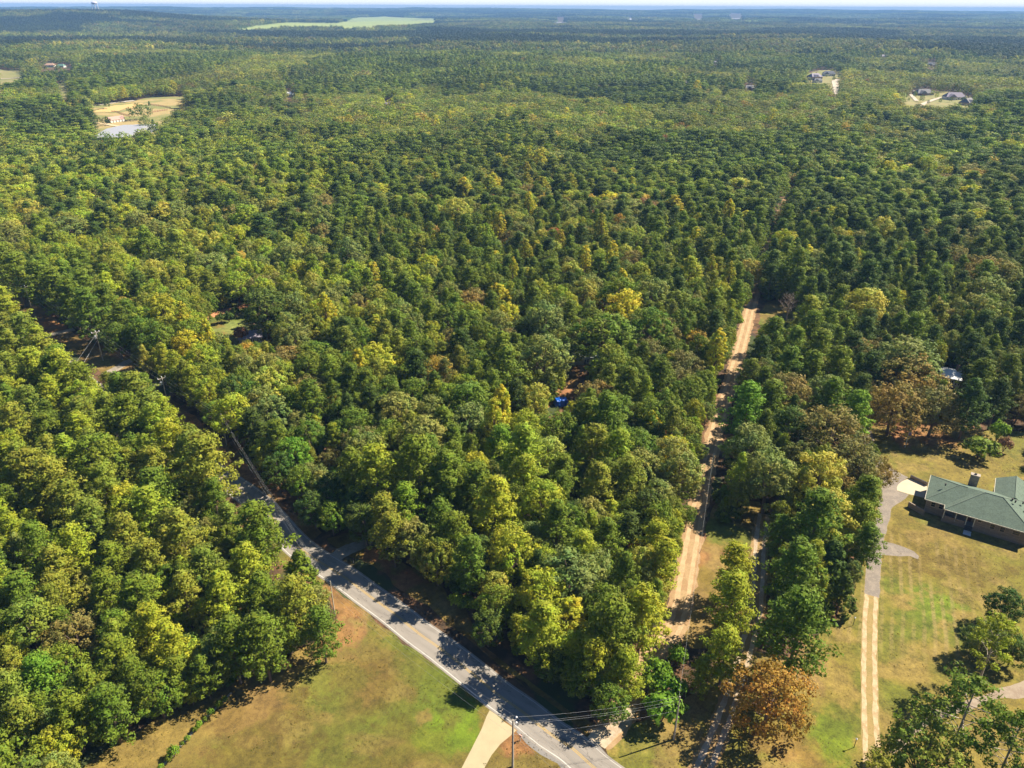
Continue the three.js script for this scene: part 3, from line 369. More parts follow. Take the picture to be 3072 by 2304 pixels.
const HOUSES = [ // label, place in the photograph, width there and look
  ['large grey-roofed far house with light gables left of the far street', sn(235, 225), { wpx: 44, roof: 'lav', wall: 'tan', turn: 0.5, eave: 5.5 }], ['far house with white dormers behind the large grey-roofed one', sn(400, 185), { wpx: 36, roof: 'slate', wall: 'white', turn: -0.2, eave: 5 }], ['small far house with a pale front below the large grey-roofed one', sn(270, 262), { wpx: 26, roof: 'gray', wall: 'white', turn: 0.1, eave: 4.5 }],
  ['hip-roofed far house with brown gables behind a green lawn', sn(1480, 405), { wpx: 52, roof: 'gray', wall: 'brick', turn: 0.1, eave: 4 }], ['slate-roofed far house at the end of the curving driveway', sn(1830, 455), { wpx: 58, roof: 'lav', wall: 'white', turn: -0.1, eave: 4.5 }], ['nearest of the far slate roofs, on the right below the curving driveway', sn(1985, 520), { wpx: 54, roof: 'gray', wall: 'tan', turn: 0.7, eave: 4.5 }], ['single pale far gable among the trees left of the green lawns', sn(1195, 380), { wpx: 18, roof: 'lav', wall: 'tan', turn: 0.9, eave: 4.5, wing: false }], ['white-edged far gable close beside the hip-roofed house', sn(1362, 385), { wpx: 10, roof: 'gray', wall: 'white', turn: 0.9, eave: 4.5, wing: false }], ['brownish far roof sunk in trees left of the pale gable', sn(1062, 345), { wpx: 16, roof: 'brown', wall: 'brick', turn: 0.2, wing: false }],
  ['far house with brown gable front in a small green yard', sc(430, 585, 'C2'), { wpx: 36, roof: 'gray', wall: 'brick', turn: 0.2, eave: 4 }], ['far white gable left of the brown-gabled house', sc(248, 610, 'C2'), { wpx: 18, roof: 'lav', wall: 'white', turn: 0.8, eave: 4, wing: false }], ['far pinkish roof at the left of the house group', sc(28, 545, 'C2'), { wpx: 24, roof: 'lav', wall: 'white', turn: 0.1, wing: false }], ['two-tone far house on the upper wooded slope', sc(215, 415, 'C2'), { wpx: 20, roof: 'lav', wall: 'white', turn: 0.3, wing: false }], ['white far house high up on the hazy slope', sc(1300, 372, 'C2'), { wpx: 22, roof: 'lav', wall: 'white', turn: 0.3, wing: false }], ['hazy blue far house right of the white one', sc(1610, 430, 'C2'), { wpx: 34, roof: 'slate', wall: 'white', turn: -0.2 }],
  ['grey far roof just above the treetops left of the far street', sc(695, 640, 'C2'), { wpx: 18, roof: 'gray', wall: 'grey', turn: 0.5, wing: false }], ['pale little far roof right of the far street', sc(1122, 655, 'C2'), { wpx: 10, roof: 'gray', wall: 'white', turn: 0.6, wing: false }],
  ['white far house in the middle distance left of centre', sc(305, 695, 'C1'), { wpx: 44, roof: 'lav', wall: 'white', turn: 0.2 }], ['grey gable among the trees left of centre', sc(437, 1130, 'C1'), { wpx: 24, roof: 'lav', wall: 'grey', turn: 0.6, wing: false }], ['hazy white buildings near the horizon, right of the centre', sc(1872, 135, 'C1'), { wpx: 24, roof: 'white', wall: 'white', turn: 0.1, wing: false, cat: 'building' }], ['long white building near the horizon', sc(1420, 148, 'C1'), { wpx: 40, d: 20, rise: 2, roof: 'white', wall: 'white', turn: 0.05, wing: false, cat: 'building' }], ['small bright far house upper right of centre', sc(2088, 440, 'C1'), { wpx: 16, roof: 'lav', wall: 'white', turn: 0.3, wing: false }],
  ['white far roof peeping from trees right of centre', sc(1850, 638, 'C1'), { wpx: 14, roof: 'white', wall: 'white', turn: 0.4, wing: false }], ['pinkish-roofed far house on the left', sc(328, 432, 'C0'), { wpx: 26, roof: 'tan', wall: 'white', turn: 0.1, wing: false }], ['green-roofed far shed beside the pinkish roof', sc(400, 436, 'C0'), { wpx: 22, roof: 'green', wall: 'white', turn: -0.1, wing: false, cat: 'shed' }], ['white far house poking out of the trees above the barn', sc(1880, 625, 'C0'), { wpx: 34, roof: 'white', wall: 'white', turn: 0.5 }], ['bright blue far roof among dark trees on the left', sc(682, 524, 'C0'), { wpx: 18, roof: 'blue', wall: 'white', turn: 0.1, wing: false, cat: 'shed' }], ['long pale far building right of the green field', sc(100, 128, 'C2'), { wpx: 40, d: 20, rise: 2, roof: 'white', wall: 'white', turn: 0.05, wing: false, cat: 'building' }], ['second long pale far building near the horizon on the right', sc(345, 122, 'C2'), { wpx: 46, d: 20, rise: 2, roof: 'white', wall: 'white', turn: 0.05, wing: false, cat: 'building' }],
];
for (const [, [x, y], o] of HOUSES) { const X = x / 1.38879, Y = y / 1.38879, w = o.wpx / 1.38879 / 2; const up = Math.min(w * 0.9, 12); FAR.push(poly(X - w * 1.1, Y - up, X + w * 1.1, Y - up, X + w * 1.1, Y + up * 0.25, X - w * 1.1, Y + up * 0.25)); }
const box2 = (p) => [Math.min(...p.map((q) => q[0])), Math.min(...p.map((q) => q[1])), Math.max(...p.map((q) => q[0])), Math.max(...p.map((q) => q[1]))];
for (const p of [...OPEN, ...FAR]) p.b = box2(p);
const hides = (list, X, Y) => list.some((p) => X > p.b[0] && X < p.b[2] && Y > p.b[1] && Y < p.b[3] && inPoly(X, Y, p));
const lines = [[roadLine, 7], [track1, 3.0], [track2, 3], [track3, 3.5]].map(([l, d]) => { const c = new THREE.CatmullRomCurve3(l.map((p) => V3(p.x, 0, p.z))); return [c.getSpacedPoints(Math.ceil(c.getLength() / 2)), d]; });
const nearLine = (x, z) => lines.some(([ps, d]) => ps.some((p) => (p.x - x) ** 2 + (p.z - z) ** 2 < d * d));
const sheetsWorld = [fieldPts, yardPts, P(700, 1165, 760, 1150, 900, 1235, 1080, 1390, 1300, 1540, 1290, 1610, 830, 1240), P(-40, 560, 180, 735, 330, 830, 520, 980, 690, 1150, 560, 1080, 250, 830, -80, 600)].map((l) => l.map((p) => [p.x, p.z]));
const track1b = new THREE.CatmullRomCurve3(track1.slice(-6)).getSpacedPoints(160);
function free(x, z, y, h, rad, far) {
  if (far && track1b.some((p) => (p.x - x) ** 2 + (p.z - z) ** 2 < 30)) return false;
  if (!far && (nearLine(x, z) || sheetsWorld.some((p) => inPoly(x, z, p)))) return false;
  const list = far ? FAR : OPEN, q = V3(x, y, z);
  for (const f of far ? [0, 0.5, 0.95] : [0, 0.25, 0.5, 0.75, 0.95]) { const [X, Y] = toD(tmp2.set(x, y + h * f, z)); if (hides(list, X, Y)) return false; if (!far && f > 0.2) { const w = rad * 0.7 * F * 2.16 / depthOf(q); if (hides(list, X - w, Y) || hides(list, X + w, Y)) return false; } }
  return true;
}
const tmp2 = new THREE.Vector3();
const pick = (r, s) => { let n = 0; for (const q of s) n += q[1]; let v = r() * n; for (const q of s) if ((v -= q[1]) <= 0) return q[0]; return s[0][0]; };
// which trees grow where
function mix(x, z, X, Y, r) {
  const n = fbm(x / 150 + 3, z / 190, 3, 5), m = fbm(x / 90 + 31, z / 90, 2, 15);
  let pinep = sstep(0.38, 0.6, n), pt = [['g', 5], ['d', 2], ['o', 1]], h = [['Hg', 2.5], ['Hs', 3], ['Ho', 3], ['Hy', 2.4], ['Ob', 1.4], ['Ht', 1.2], ['HY', Y > 330 ? 0.22 : 0.05], ['TY', Y > 330 ? 0.12 : 0.04], ['OR', 0.03]];
  if (Y > 560 && X < 0.9 * (Y - 560) + 180) { pinep = 0.86; pt = [['o', 4], ['y', 3], ['g', 3]]; h = [['Hg', 2], ['Hs', 1], ['Hy', 2], ['Ob', 0.5]]; }
  else if (Y > 300 && Y < 660 && X < 720) { pinep *= 0.45; pt = [['g', 3], ['o', 2], ['d', 2]]; h = [['Ho', 3], ['Hy', 4], ['Ht', 1.6], ['Hs', 2], ['Ob', 0.7], ['HY', 0.12], ['OA', 0.05]]; }
  else if (Y > 360 && X > 700 && X < 1640) { pinep = lerp(pinep, 0.75, 0.6); if (X > 1080 && Y > 600) pinep *= 0.5; h = [['Hg', 3], ['Hs', 3], ['Hy', 1.5], ['Ob', 1], ['Ht', 1], ['TY', 0.8], ['HG', 0.16], ['OR', 0.08]]; }
  else if (Y > 340 && X >= 1640) { pinep = lerp(pinep, 0.7, 0.6); pt = [['g', 3], ['d', 4]]; h = [['Hs', 4], ['Hg', 2], ['Ob', 2], ['Ht', 0.5], ['HY', 0.35]]; }
  else if (Y > 180) { h.push(['TY', 0.06], ['HG', 0.1], ['OA', 0.06]); if (X > 1100) { pt = [['g', 3], ['d', 3]]; } }
  if (Y > 240 && Y < 560 && X > 700 && r() < 0.022) return r() < 0.75 ? 'HY' : r() < 0.7 ? 'HG' : 'OA';
  if (r() < pinep) return 'P' + pick(r, pt);
  return pick(r, m > 0.62 ? [...h, ['Ob', 2.5]] : h);
}
const grid = new Map(), gkey = (x, z) => Math.floor(x / 8) + ',' + Math.floor(z / 8);
const put = (t) => { const k = gkey(t.x, t.z); if (!grid.has(k)) grid.set(k, []); grid.get(k).push(t); };
const crowded = (x, z, rad, f = 0.68) => { const i = Math.floor(x / 8), j = Math.floor(z / 8); for (let a = i - 1; a <= i + 1; a++) for (let b = j - 1; b <= j + 1; b++) for (const t of grid.get(a + ',' + b) ?? []) if (Math.hypot(t.x - x, t.z - z) < (t.r + rad) * f) return true; return false; };
trees.forEach(put);
const r1 = rng(99), tanH = 0.6827;
for (const [d0, d1, sp] of [[55, 330, 6.4], [330, 760, 7.8], [760, 2100, 10.6]]) {
  for (let z = 0; z < d1; z += sp) for (let x = -d1; x < d1; x += sp) {
    const px = x + (r1() - 0.5) * sp * 0.9, pz = -z + (r1() - 0.5) * sp * 0.9, d = Math.hypot(px, pz); if (d < d0 || d >= d1) { continue; }
    if (Math.abs(px) > -pz * tanH + 48 + (d < 330 ? 20 : 0)) continue;
    const y = ht(px, pz), [X, Y] = toD(tmp2.set(px, y + 8, pz)), kt = mix(px, pz, X, Y, r1), k = kt[0], far = d > 420, skip = d < 86 && X > 250, f = 0.72 + 0.5 * r1(), ff = (d > 760 ? 1.42 : far ? 1.22 : 1.04) * f * (r1() < 0.12 && k !== 'P' ? 1.35 : 1), hh = HT[k] * (0.55 + 0.45 * f) * (k === 'P' ? 0.95 : 0.98), rad = RAD[k] * ff;
    if (skip || (!far && crowded(px, pz, rad * 0.92))) continue;
        if (!free(px, pz, y, hh, rad, far)) continue;
    const t = { k, t: kt[1], x: px, z: pz, y, s: ff * (k === 'P' ? (far ? 1.26 : 1.16) : far ? 1.15 : 1), sy: hh / HT[k] * 1 * (far ? 0.62 + 0.76 * fbm(px / 70, pz / 70, 2, 81) : 1), r: rad }; trees.push(t); if (!far) put(t);
  }
}

// a lower storey of young trees in the gaps
for (let z = 50; z < 420; z += 4.2) for (let x = -330; x < 330; x += 4.2) {
  const px = x + (r1() - 0.5) * 3.8, pz = -z + (r1() - 0.5) * 3.8, d = Math.hypot(px, pz); if (d < 88 || d > 415 || Math.abs(px) > -pz * tanH + 40) continue;
  const k = r1() < 0.3 ? 'P' : 'H', f = 0.42 + 0.3 * r1(), rad = RAD[k] * f; if (crowded(px, pz, rad, 0.5) || !free(px, pz, 0, HT[k] * f, rad, false)) continue;
  const t = { k, t: pick(r1, [['g', 4], ['y', 2], ['s', 2], ['o', 2], ['d', 1], ['t', 0.4]]), x: px, z: pz, y: 0, s: f * 1.1, sy: f * (0.9 + 0.4 * r1()), r: rad * 0.8 }; trees.push(t); put(t);
}

// ---- the trees that show largest stand alone; the rest of the wood is one mass
for (const t of trees) { const q = V3(t.x, t.y + HT[t.k] * t.sy * 0.6, t.z), [X, Y] = toD(q); t.X = X; t.Y = Y; t.d = depthOf(q); t.size = t.d > 10 && X > -30 && X < 2242 && Y > 0 && Y < 1700 ? t.r / t.d * (t.own ? 1.25 : 1) * ('YGRAMBw'.includes(t.t) || t.k === 'B' ? 1.6 : 1) : 0; }
const ranked = trees.slice().sort((a, b) => b.size - a.size);
const single = new Set(ranked.slice(0, 300));
const KIND = { P: ['pine_tree', 'pine', 'pine tree'], Q: ['pine_tree', 'tall thin pine', 'pine tree'], H: ['broadleaf_tree', 'broadleaf tree', 'broadleaf tree'], O: ['oak_tree', 'wide-crowned tree', 'broadleaf tree'], T: ['poplar_tree', 'slender tree', 'broadleaf tree'], S: ['shrub', 'low bush', 'bush'], K: ['cedar_tree', 'cedar', 'cedar tree'], B: ['bare_tree', 'leafless tree', 'bare tree'] };
const MARK = [['beside the paved road', roadLine], ['beside the orange dirt track', track1], ['beside the rutted gravel track', track2], ['beside the twin-rut driveway', track3]].map(([n, l]) => [n, new THREE.CatmullRomCurve3(l.map((p) => V3(p.x, 0, p.z))).getSpacedPoints(80)]);
const edgeDist = (t, l) => Math.min(...l.map((p) => Math.hypot(p.x - t.x, p.z - t.z)));
const fieldEdge = outline(P(250, 1590, 380, 1535, 500, 1478, 600, 1430, 680, 1385, 722, 1340, 715, 1290), 0, 3).slice(0, 40).map((p) => ({ x: p.x, z: p.y }));
const SPOTS = [['beside the green-roofed house', D(2100, 1120), 26], ['by the blue tarpaulin', D(1213, 870), 16], ['at the small green lawn', D(540, 710), 26], ['by the pole with the crossarm', D(223, 778), 24]];
function where(t) {
  for (const [n, p, r] of SPOTS) if (Math.hypot(p.x - t.x, p.z - t.z) < r) return n;
  if (edgeDist(t, fieldEdge) < 9) return 'at the mown field edge';
  let best = null, bd = 1e9; for (const [n, l] of MARK) { const d = edgeDist(t, l); if (d < bd) { bd = d; best = n; } }
  if (bd < 14) return best;
  if (t.X < 0.9 * (t.Y - 560) + 180 && t.Y > 640) return t.Y > 1250 ? 'in the near wood left of the road' : 'deeper in the wood left of the road';
  if (t.X > 1600 && t.Y > 1250) return 'on the dry lawn';
  if (t.X > 1600) return t.Y > 850 ? 'in the wood above the house' : 'in the far wood right of the track';
  return t.Y > 1150 ? 'in the near wood right of the road' : t.Y > 850 ? 'in the middle wood right of the road' : 'in the far wood right of the road';
}
const ORD = ['first', 'second', 'third', 'fourth', 'fifth', 'sixth', 'seventh', 'eighth', 'ninth', 'tenth', 'eleventh', 'twelfth', 'thirteenth', 'fourteenth', 'fifteenth', 'sixteenth', 'seventeenth', 'eighteenth', 'nineteenth', 'twentieth'], NUM = ['', '', 'two', 'three', 'four', 'five', 'six', 'seven', 'eight', 'nine', 'ten', 'eleven', 'twelve', 'thirteen', 'fourteen', 'fifteen', 'sixteen', 'seventeen', 'eighteen', 'nineteen', 'twenty'];
const sets = new Map();
for (const t of ranked) if (single.has(t)) { const w = t.k === 'B' ? 'leafless grey tree ' + where(t) : TONE[t.t][0] + ' ' + KIND[t.k][1] + ' ' + where(t); t.say = w; if (!sets.has(w)) sets.set(w, []); sets.get(w).push(t); }
for (const [w, l] of sets) {
  l.sort((a, b) => a.X - b.X);
  l.forEach((t, i) => { const size = t.size; t.label = l.length === 1 ? w : l.length <= 20 ? `${w}, ${i === 0 ? 'leftmost' : i === l.length - 1 ? 'rightmost' : ORD[i]} of ${NUM[l.length]}` : w; t.group = l.length === 1 ? KIND[t.k][2] + 's of the wood' : (w.startsWith('leaf') ? w : w.replace(/(pine|tree|bush|cedar)( |$)/, (m, a, b) => (a === 'bush' ? 'bushes' : a + 's') + b)); });
}
const GEO = {};
function plant(t, i) {
  const set = PROTO[t.k], v = Math.floor(hash(Math.round(t.x * 7), Math.round(t.z * 7), 3) * set.length), key = t.k + v, col = Math.floor(hash(Math.round(t.x * 5), Math.round(t.z * 5), 8) * 3);
  let o = GEO[key];
  if (!o) { o = thing(KIND[t.k][0], '', KIND[t.k][2], V3(0, 0, 0)); mesh(t.k === 'S' ? 'stem' : 'trunk', set[v].wood, bark, o); mesh(t.k === 'B' ? 'branches' : t.k === 'S' ? 'foliage' : 'crown', set[v].crown, matOf(t.t, col), o); GEO[key] = o; }
  else { o = o.clone(); o.name = named(KIND[t.k][0]); scene.add(o); }
  o.position.set(t.x, t.y - 0.05, t.z); o.rotation.y = hash(Math.round(t.x * 3), Math.round(t.z * 3), 5) * 6.283; o.scale.set(t.s, t.sy, t.s);
  o.children[1].material = matOf(t.t, col); o.children[0].material = t.k === 'B' || t.k === 'Q' ? paleBark : bark;
  tag(o, t.label, KIND[t.k][2], t.group);
}
ranked.forEach((t, i) => { if (single.has(t)) plant(t, i); });

const white = foliage([1, 1, 1]);
const forest = thing('forest', 'mixed green and autumn-tinted wood stretching away beyond the nearest trees', 'forest', V3(0, 0, 0)); forest.userData.kind = 'stuff';
const far_forest = thing('distant_forest', 'hazy blue-green forest reaching to the horizon', 'forest', V3(0, 0, 0)); far_forest.userData.kind = 'stuff';
function instances(name, g, list, parent, m = white) {
  if (!list.length) return; const o = new THREE.InstancedMesh(g, m, list.length), M = new THREE.Matrix4(), q = new THREE.Quaternion(), up = V3(0, 1, 0), c = new THREE.Color();
  list.forEach((t, i) => { o.setMatrixAt(i, M.compose(V3(t.x, t.y, t.z), q.setFromAxisAngle(up, t.a), V3(t.s, t.sy, t.s))); if (t.c) o.setColorAt(i, c.setRGB(...t.c)); });
  o.name = name; o.castShadow = o.receiveShadow = true; o.userData.kind = 'stuff'; parent.add(o);
}
const bins = new Map(), mid = { P: [pine(501, 18, 4, 0, 1), pine(502, 18, 4, 0, 1), pine(503, 18, 4, 0, 1)], H: [1, 2, 3].map((s) => broad(s * 11, 14, 4.6, { detail: 1 })), O: [1, 2].map((s) => broad(s * 17, 12, 5.4, { detail: 1, lumpy: 1.3 })), T: [1, 2].map((s) => broad(s * 19, 20, 3.4, { detail: 1, narrow: 1, lumpy: 1.25 })) };
const low = { P: [pine(601, 18, 4, 0, 2), pine(602, 18, 4, 0, 2), pine(603, 18, 4, 0, 2)], H: [1, 2, 3].map((s) => broad(s * 23, 14, 4.6, { detail: 2 })), O: [1, 2].map((s) => broad(s * 27, 12, 5.4, { detail: 2, lumpy: 1.3 })), T: [1, 2].map((s) => broad(s * 29, 20, 3.4, { detail: 2, narrow: 1, lumpy: 1.25 })) };
const r2 = rng(5), trunks = [];
for (const t of trees) if (!single.has(t)) {
  const lod = t.d < 520 || !mid[t.k] ? 0 : t.d < 1050 ? 1 : 2, set = [PROTO, mid, low][lod][t.k], v = Math.floor(r2() * set.length), key = lod + t.k + v, k = 0.82 + 0.36 * r2(), h = 1 + 0.16 * (r2() - 0.5);
  if (!bins.has(key)) bins.set(key, { g: set[v], l: [] });
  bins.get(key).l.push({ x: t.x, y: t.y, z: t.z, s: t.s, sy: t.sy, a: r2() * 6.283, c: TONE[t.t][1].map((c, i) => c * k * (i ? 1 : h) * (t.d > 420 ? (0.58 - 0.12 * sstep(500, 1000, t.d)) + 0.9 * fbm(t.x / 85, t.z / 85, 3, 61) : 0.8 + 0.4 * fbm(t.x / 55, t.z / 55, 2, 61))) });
}
for (const [k, b] of bins) { const nm = { P: 'pines', H: 'broadleaf_trees', O: 'wide_crowned_trees', T: 'poplars', S: 'bushes', K: 'cedars', Q: 'thin_pines', B: 'bare_branches' }[k[1]]; instances(nm, b.g.crown, b.l, forest); if (b.g.wood) instances('trunks', b.g.wood, b.l.map((t) => ({ ...t, c: undefined })), forest, bark); }
{ // seedlings and brush on the forest floor
  const l = [[], []];
  for (const t of trees) if (t.d < 420) for (let i = 0; i < 3; i++) { const a = r2() * 6.283, d = t.r * (0.5 + 0.9 * r2()), x = t.x + Math.cos(a) * d, z = t.z + Math.sin(a) * d, s = 0.5 + 0.9 * r2(); if (t.k === 'S' || nearLine(x, z) || sheetsWorld.some((p) => inPoly(x, z, p)) || !free(x, z, 0, 2.5 * s, 1, false)) continue; const k = 0.6 + 0.7 * r2(); l[i % 2].push({ x, y: 0, z, s, sy: s * (0.7 + 0.8 * r2()), a, c: TONE[pick(r2, [['g', 3], ['d', 3], ['o', 2], ['y', 1]])][1].map((c) => c * k) }); }
  const u = thing('undergrowth', 'dark brush and saplings covering the forest floor', 'undergrowth', V3(0, 0, 0)); u.userData.kind = 'stuff';
  l.forEach((q, i) => instances('brush', PROTO.S[i].crown, q, u));
}
// ---- far woods: patches of many treetops
function patch(seed, size, n, leaves, leafSize, rad) {
  const r = rng(seed), L = new Leaves();
  for (let i = 0; i < n; i++) { const x = (r() - 0.5) * size, z = (r() - 0.5) * size, h = 10 + 9 * r(), k = 0.7 + 0.6 * r(), tone = [k * (0.85 + 0.4 * r()), k, k * (0.8 + 0.4 * r())]; for (let j = 0; j < leaves; j++) { const v = 1 - 1.35 * (j + 0.5) / leaves, a = j * 2.4 + r(), q = Math.sqrt(1 - v * v), o = nrm(Math.cos(a) * q, v + 0.25, Math.sin(a) * q), R = rad * (0.8 + 0.4 * r()); L.leaf(x + Math.cos(a) * q * R, h - 3 + v * R * 1.2, z + Math.sin(a) * q * R, o[0] + (r() - 0.5), o[1] + (r() - 0.5), o[2] + (r() - 0.5), leafSize, leafSize * 0.8, o, tone, r, false); } }
  return L.build();
}
for (const [d0, d1, sp, nm, gs, box] of [[2100, 5600, 26, 'treetops', [1, 2, 3].map((s) => patch(s * 41, 27, 11, 16, 2.6, 4.6)), 1], [5600, 15500, 68, 'treetops', [1, 2, 3].map((s) => patch(s * 43, 72, 46, 9, 4.4, 5.4)), 1]]) {
  const l = gs.map(() => []);
  for (let z = 0; z < d1; z += sp) for (let x = -d1 * 0.75; x < d1 * 0.75; x += sp) {
    const px = x + (r1() - 0.5) * sp * 0.5, pz = -z + (r1() - 0.5) * sp * 0.5, d = Math.hypot(px, pz); if (d < d0 || d >= d1 || Math.abs(px) > -pz * 0.72 + 60) continue;
    const y = ht(px, pz); if (!free(px, pz, y, 16, 8, true)) continue;
    const n = fbm(px / 700, pz / 330, 3, 44), tt = n > 0.52 ? 'd' : pick(r1, [['g', 4], ['d', 3], ['o', 1.6], ['s', 2], ['y', 0.5], ['b', 0.5], ['t', 0.25]]), k = (0.75 + 0.5 * r1()) * (0.3 + 0.75 * fbm(px / 260, pz / 260, 3, 61)) * lerp(1.3, 0.62, sstep(0.47, 0.56, n));
    l[Math.floor(r1() * l.length)].push({ x: px, y, z: pz, s: 1, sy: 0.85 + 0.4 * r1(), a: Math.floor(r1() * 4) * 1.5708, c: TONE[tt][1].map((c) => c * k) });
  }
  gs.forEach((g, i) => instances(nm, g, l[i], far_forest));
}


{ // tufts and weeds standing in the mown grass
  const L = new Leaves(), r = rng(77); for (let i = 0; i < 14; i++) { const a = r() * 6.283, q = r() * 0.28; L.leaf(Math.cos(a) * q, 0.06 + r() * 0.1, Math.sin(a) * q, Math.cos(a) * 0.8, 0.5, Math.sin(a) * 0.8, 0.12 + 0.08 * r(), 0.05, nrm(Math.cos(a) * 0.4, 0.9, Math.sin(a) * 0.4), [1, 1, 1], r, false); }
  const paved = [[A4(930, 850), A4(1160, 985), A4(1130, 1060), A4(730, 1360), A4(640, 1360)], [HQ(300, 60), HQ(640, 230), HQ(860, 350), HQ(860, 560), HQ(600, 520), HQ(180, 820), HQ(100, 600)]].map((l) => l.map((p) => [p.x, p.z])), g = L.build(), l = []; for (const [pts, n, cs] of [[fieldPts, 17000, [[0.12, 0.13, 0.016], [0.2, 0.15, 0.04], [0.1, 0.12, 0.012], [0.17, 0.11, 0.03]]], [yardPts, 30000, [[0.22, 0.155, 0.045], [0.15, 0.13, 0.018], [0.27, 0.18, 0.07], [0.16, 0.1, 0.03]]]]) {
    const o = pts.map((p) => [p.x, p.z]), b = box2(o); for (let i = 0; i < n; i++) { const x = lerp(b[0], b[2], r()), z = lerp(b[1], b[3], r()); if (!inPoly(x, z, o) || paved.some((q) => inPoly(x, z, q)) || lines.some(([ps, d]) => ps.some((p) => (p.x - x) ** 2 + (p.z - z) ** 2 < Math.min(d * d, 12)))) continue; if (fbm(x / 6, z / 6, 3, 91) < 0.42 + 0.2 * r()) continue; const s = 0.3 + 0.55 * r() * r(), c = cs[Math.floor(r() * cs.length)], k = 0.7 + 0.6 * r(); l.push({ x, y: 0, z, s, sy: s * (0.6 + 0.6 * r()), a: r() * 6.283, c: c.map((v) => v * k) }); }
  }
  const o = thing('grass', 'short straw and green tufts standing in the mown field and lawn', 'grass', V3(0, 0, 0)); o.userData.kind = 'stuff'; instances('tufts', g, l, o);
}

// ------------------------------------------------------------------ the house with the green roof
const tint = (c, s, n, k) => rep(dataTex(256, 256, (i, j) => { const v = 1 + k * (tf(i, j, 256, 8, n, 5) - 0.5) + k * 0.5 * (hash(i, j, n) - 0.5); return [c[0] * v, c[1] * v, c[2] * v]; }), s);
const brickTex = rep(dataTex(256, 256, (i, j) => { const row = Math.floor(j / 16), bx = (i + (row % 2) * 24) % 256, b = Math.floor(bx / 48), mort = j % 16 < 2 || bx % 48 < 2, h = hash(b, row, 5), g = 0.8 + 0.4 * hash(i, j, 2); return mort ? [0.3 * g, 0.27 * g, 0.23 * g] : [(0.22 + 0.1 * h) * g, (0.17 + 0.075 * h) * g, (0.13 + 0.055 * h) * g]; }), 1.1);
const shingleTex = (c, s) => rep(dataTex(512, 512, (i, j) => { const row = Math.floor(j / 18), tab = Math.floor((i + (row % 2) * 17 + row * 7) / 32), h = hash(tab, row, s), g = 0.84 + 0.32 * hash(i, j, s + 1), k = (0.8 + 0.4 * h) * g * (0.9 + 0.2 * tf(i, j, 512, 4, s, 3)); return [c[0] * k, c[1] * k, c[2] * k]; }), 4);
const brick = std(0xffffff, 0.95, { map: brickTex }), greenShingle = std(0xffffff, 0.95, { map: shingleTex([0.1, 0.14, 0.108], 3) }), trim = std([0.72, 0.66, 0.54], 0.6), glass = std([0.02, 0.025, 0.03], 0.08), dark = std([0.05, 0.045, 0.04], 0.9), metalGrey = std([0.45, 0.45, 0.45], 0.45, { metalness: 0.4 });
function faces(tris) { // triangles or quads given by corners; uv laid along each face in metres
  const p = [], uv = [];
  for (const f of tris) { const e1 = f[1].clone().sub(f[0]).normalize(), n = e1.clone().cross(f[2].clone().sub(f[0])).normalize(), e2 = n.clone().cross(e1); for (const t of f.length === 4 ? [0, 1, 2, 0, 2, 3] : [0, 1, 2]) { p.push(f[t].x, f[t].y, f[t].z); const d = f[t].clone().sub(f[0]); uv.push(d.dot(e1), d.dot(e2)); } }
  const g = new THREE.BufferGeometry(); g.setAttribute('position', new THREE.Float32BufferAttribute(p, 3)); g.setAttribute('uv', new THREE.Float32BufferAttribute(uv, 2)); g.computeVertexNormals(); return g;
}
function roofGeo(x0, x1, z0, z1, e, rise, { alongX = true, hip = 1, th = 0.2 } = {}) {
  const half = (alongX ? z1 - z0 : x1 - x0) / 2, mx = (x0 + x1) / 2, mz = (z0 + z1) / 2, i = hip * half, a = V3(x0, e, z1), b = V3(x1, e, z1), c = V3(x1, e, z0), d = V3(x0, e, z0), dn = (v) => V3(v.x, v.y - th, v.z), y = e + rise;
  const p = alongX ? V3(x0 + i, y, mz) : V3(mx, y, z1 - i), q = alongX ? V3(x1 - i, y, mz) : V3(mx, y, z0 + i);
  const top = alongX ? [[a, b, q, p], [c, d, p, q], [d, a, p], [b, c, q]] : [[a, b, p], [b, c, q, p], [c, d, q], [d, a, p, q]];
  const [A, B, Cc, Dd] = [a, b, c, d].map(dn);
  return faces([...top, [A, B, b, a].reverse().reverse(), [B, Cc, c, b], [Cc, Dd, d, c], [Dd, A, a, d], [A, Dd, Cc, B]]);
}
const fasciaGeo = (x0, x1, z0, z1, e) => merge([box(x1 - x0 + 0.06, 0.19, 0.05, (x0 + x1) / 2, e - 0.1, z1 + 0.028), box(x1 - x0 + 0.06, 0.19, 0.05, (x0 + x1) / 2, e - 0.1, z0 - 0.028), box(0.05, 0.19, z1 - z0, x0 - 0.028, e - 0.1, (z0 + z1) / 2), box(0.05, 0.19, z1 - z0, x1 + 0.028, e - 0.1, (z0 + z1) / 2)]);
function windowPart(parent, x, y, z, w, h, m = trim, ry = 0) {
  const g = new THREE.Group(); g.name = 'window'; parent.add(g); g.position.set(x, y, z); g.rotation.y = ry;
  mesh('frame', merge([box(w + 0.24, 0.12, 0.1, 0, h / 2 + 0.06, 0), box(w + 0.3, 0.12, 0.14, 0, -h / 2 - 0.06, 0.02), box(0.12, h, 0.1, -w / 2 - 0.06, 0, 0), box(0.12, h, 0.1, w / 2 + 0.06, 0, 0), box(w, 0.06, 0.08, 0, 0, 0)]), m, g);
  mesh('pane', box(w, h, 0.03, 0, 0, 0.0), glass, g);
}
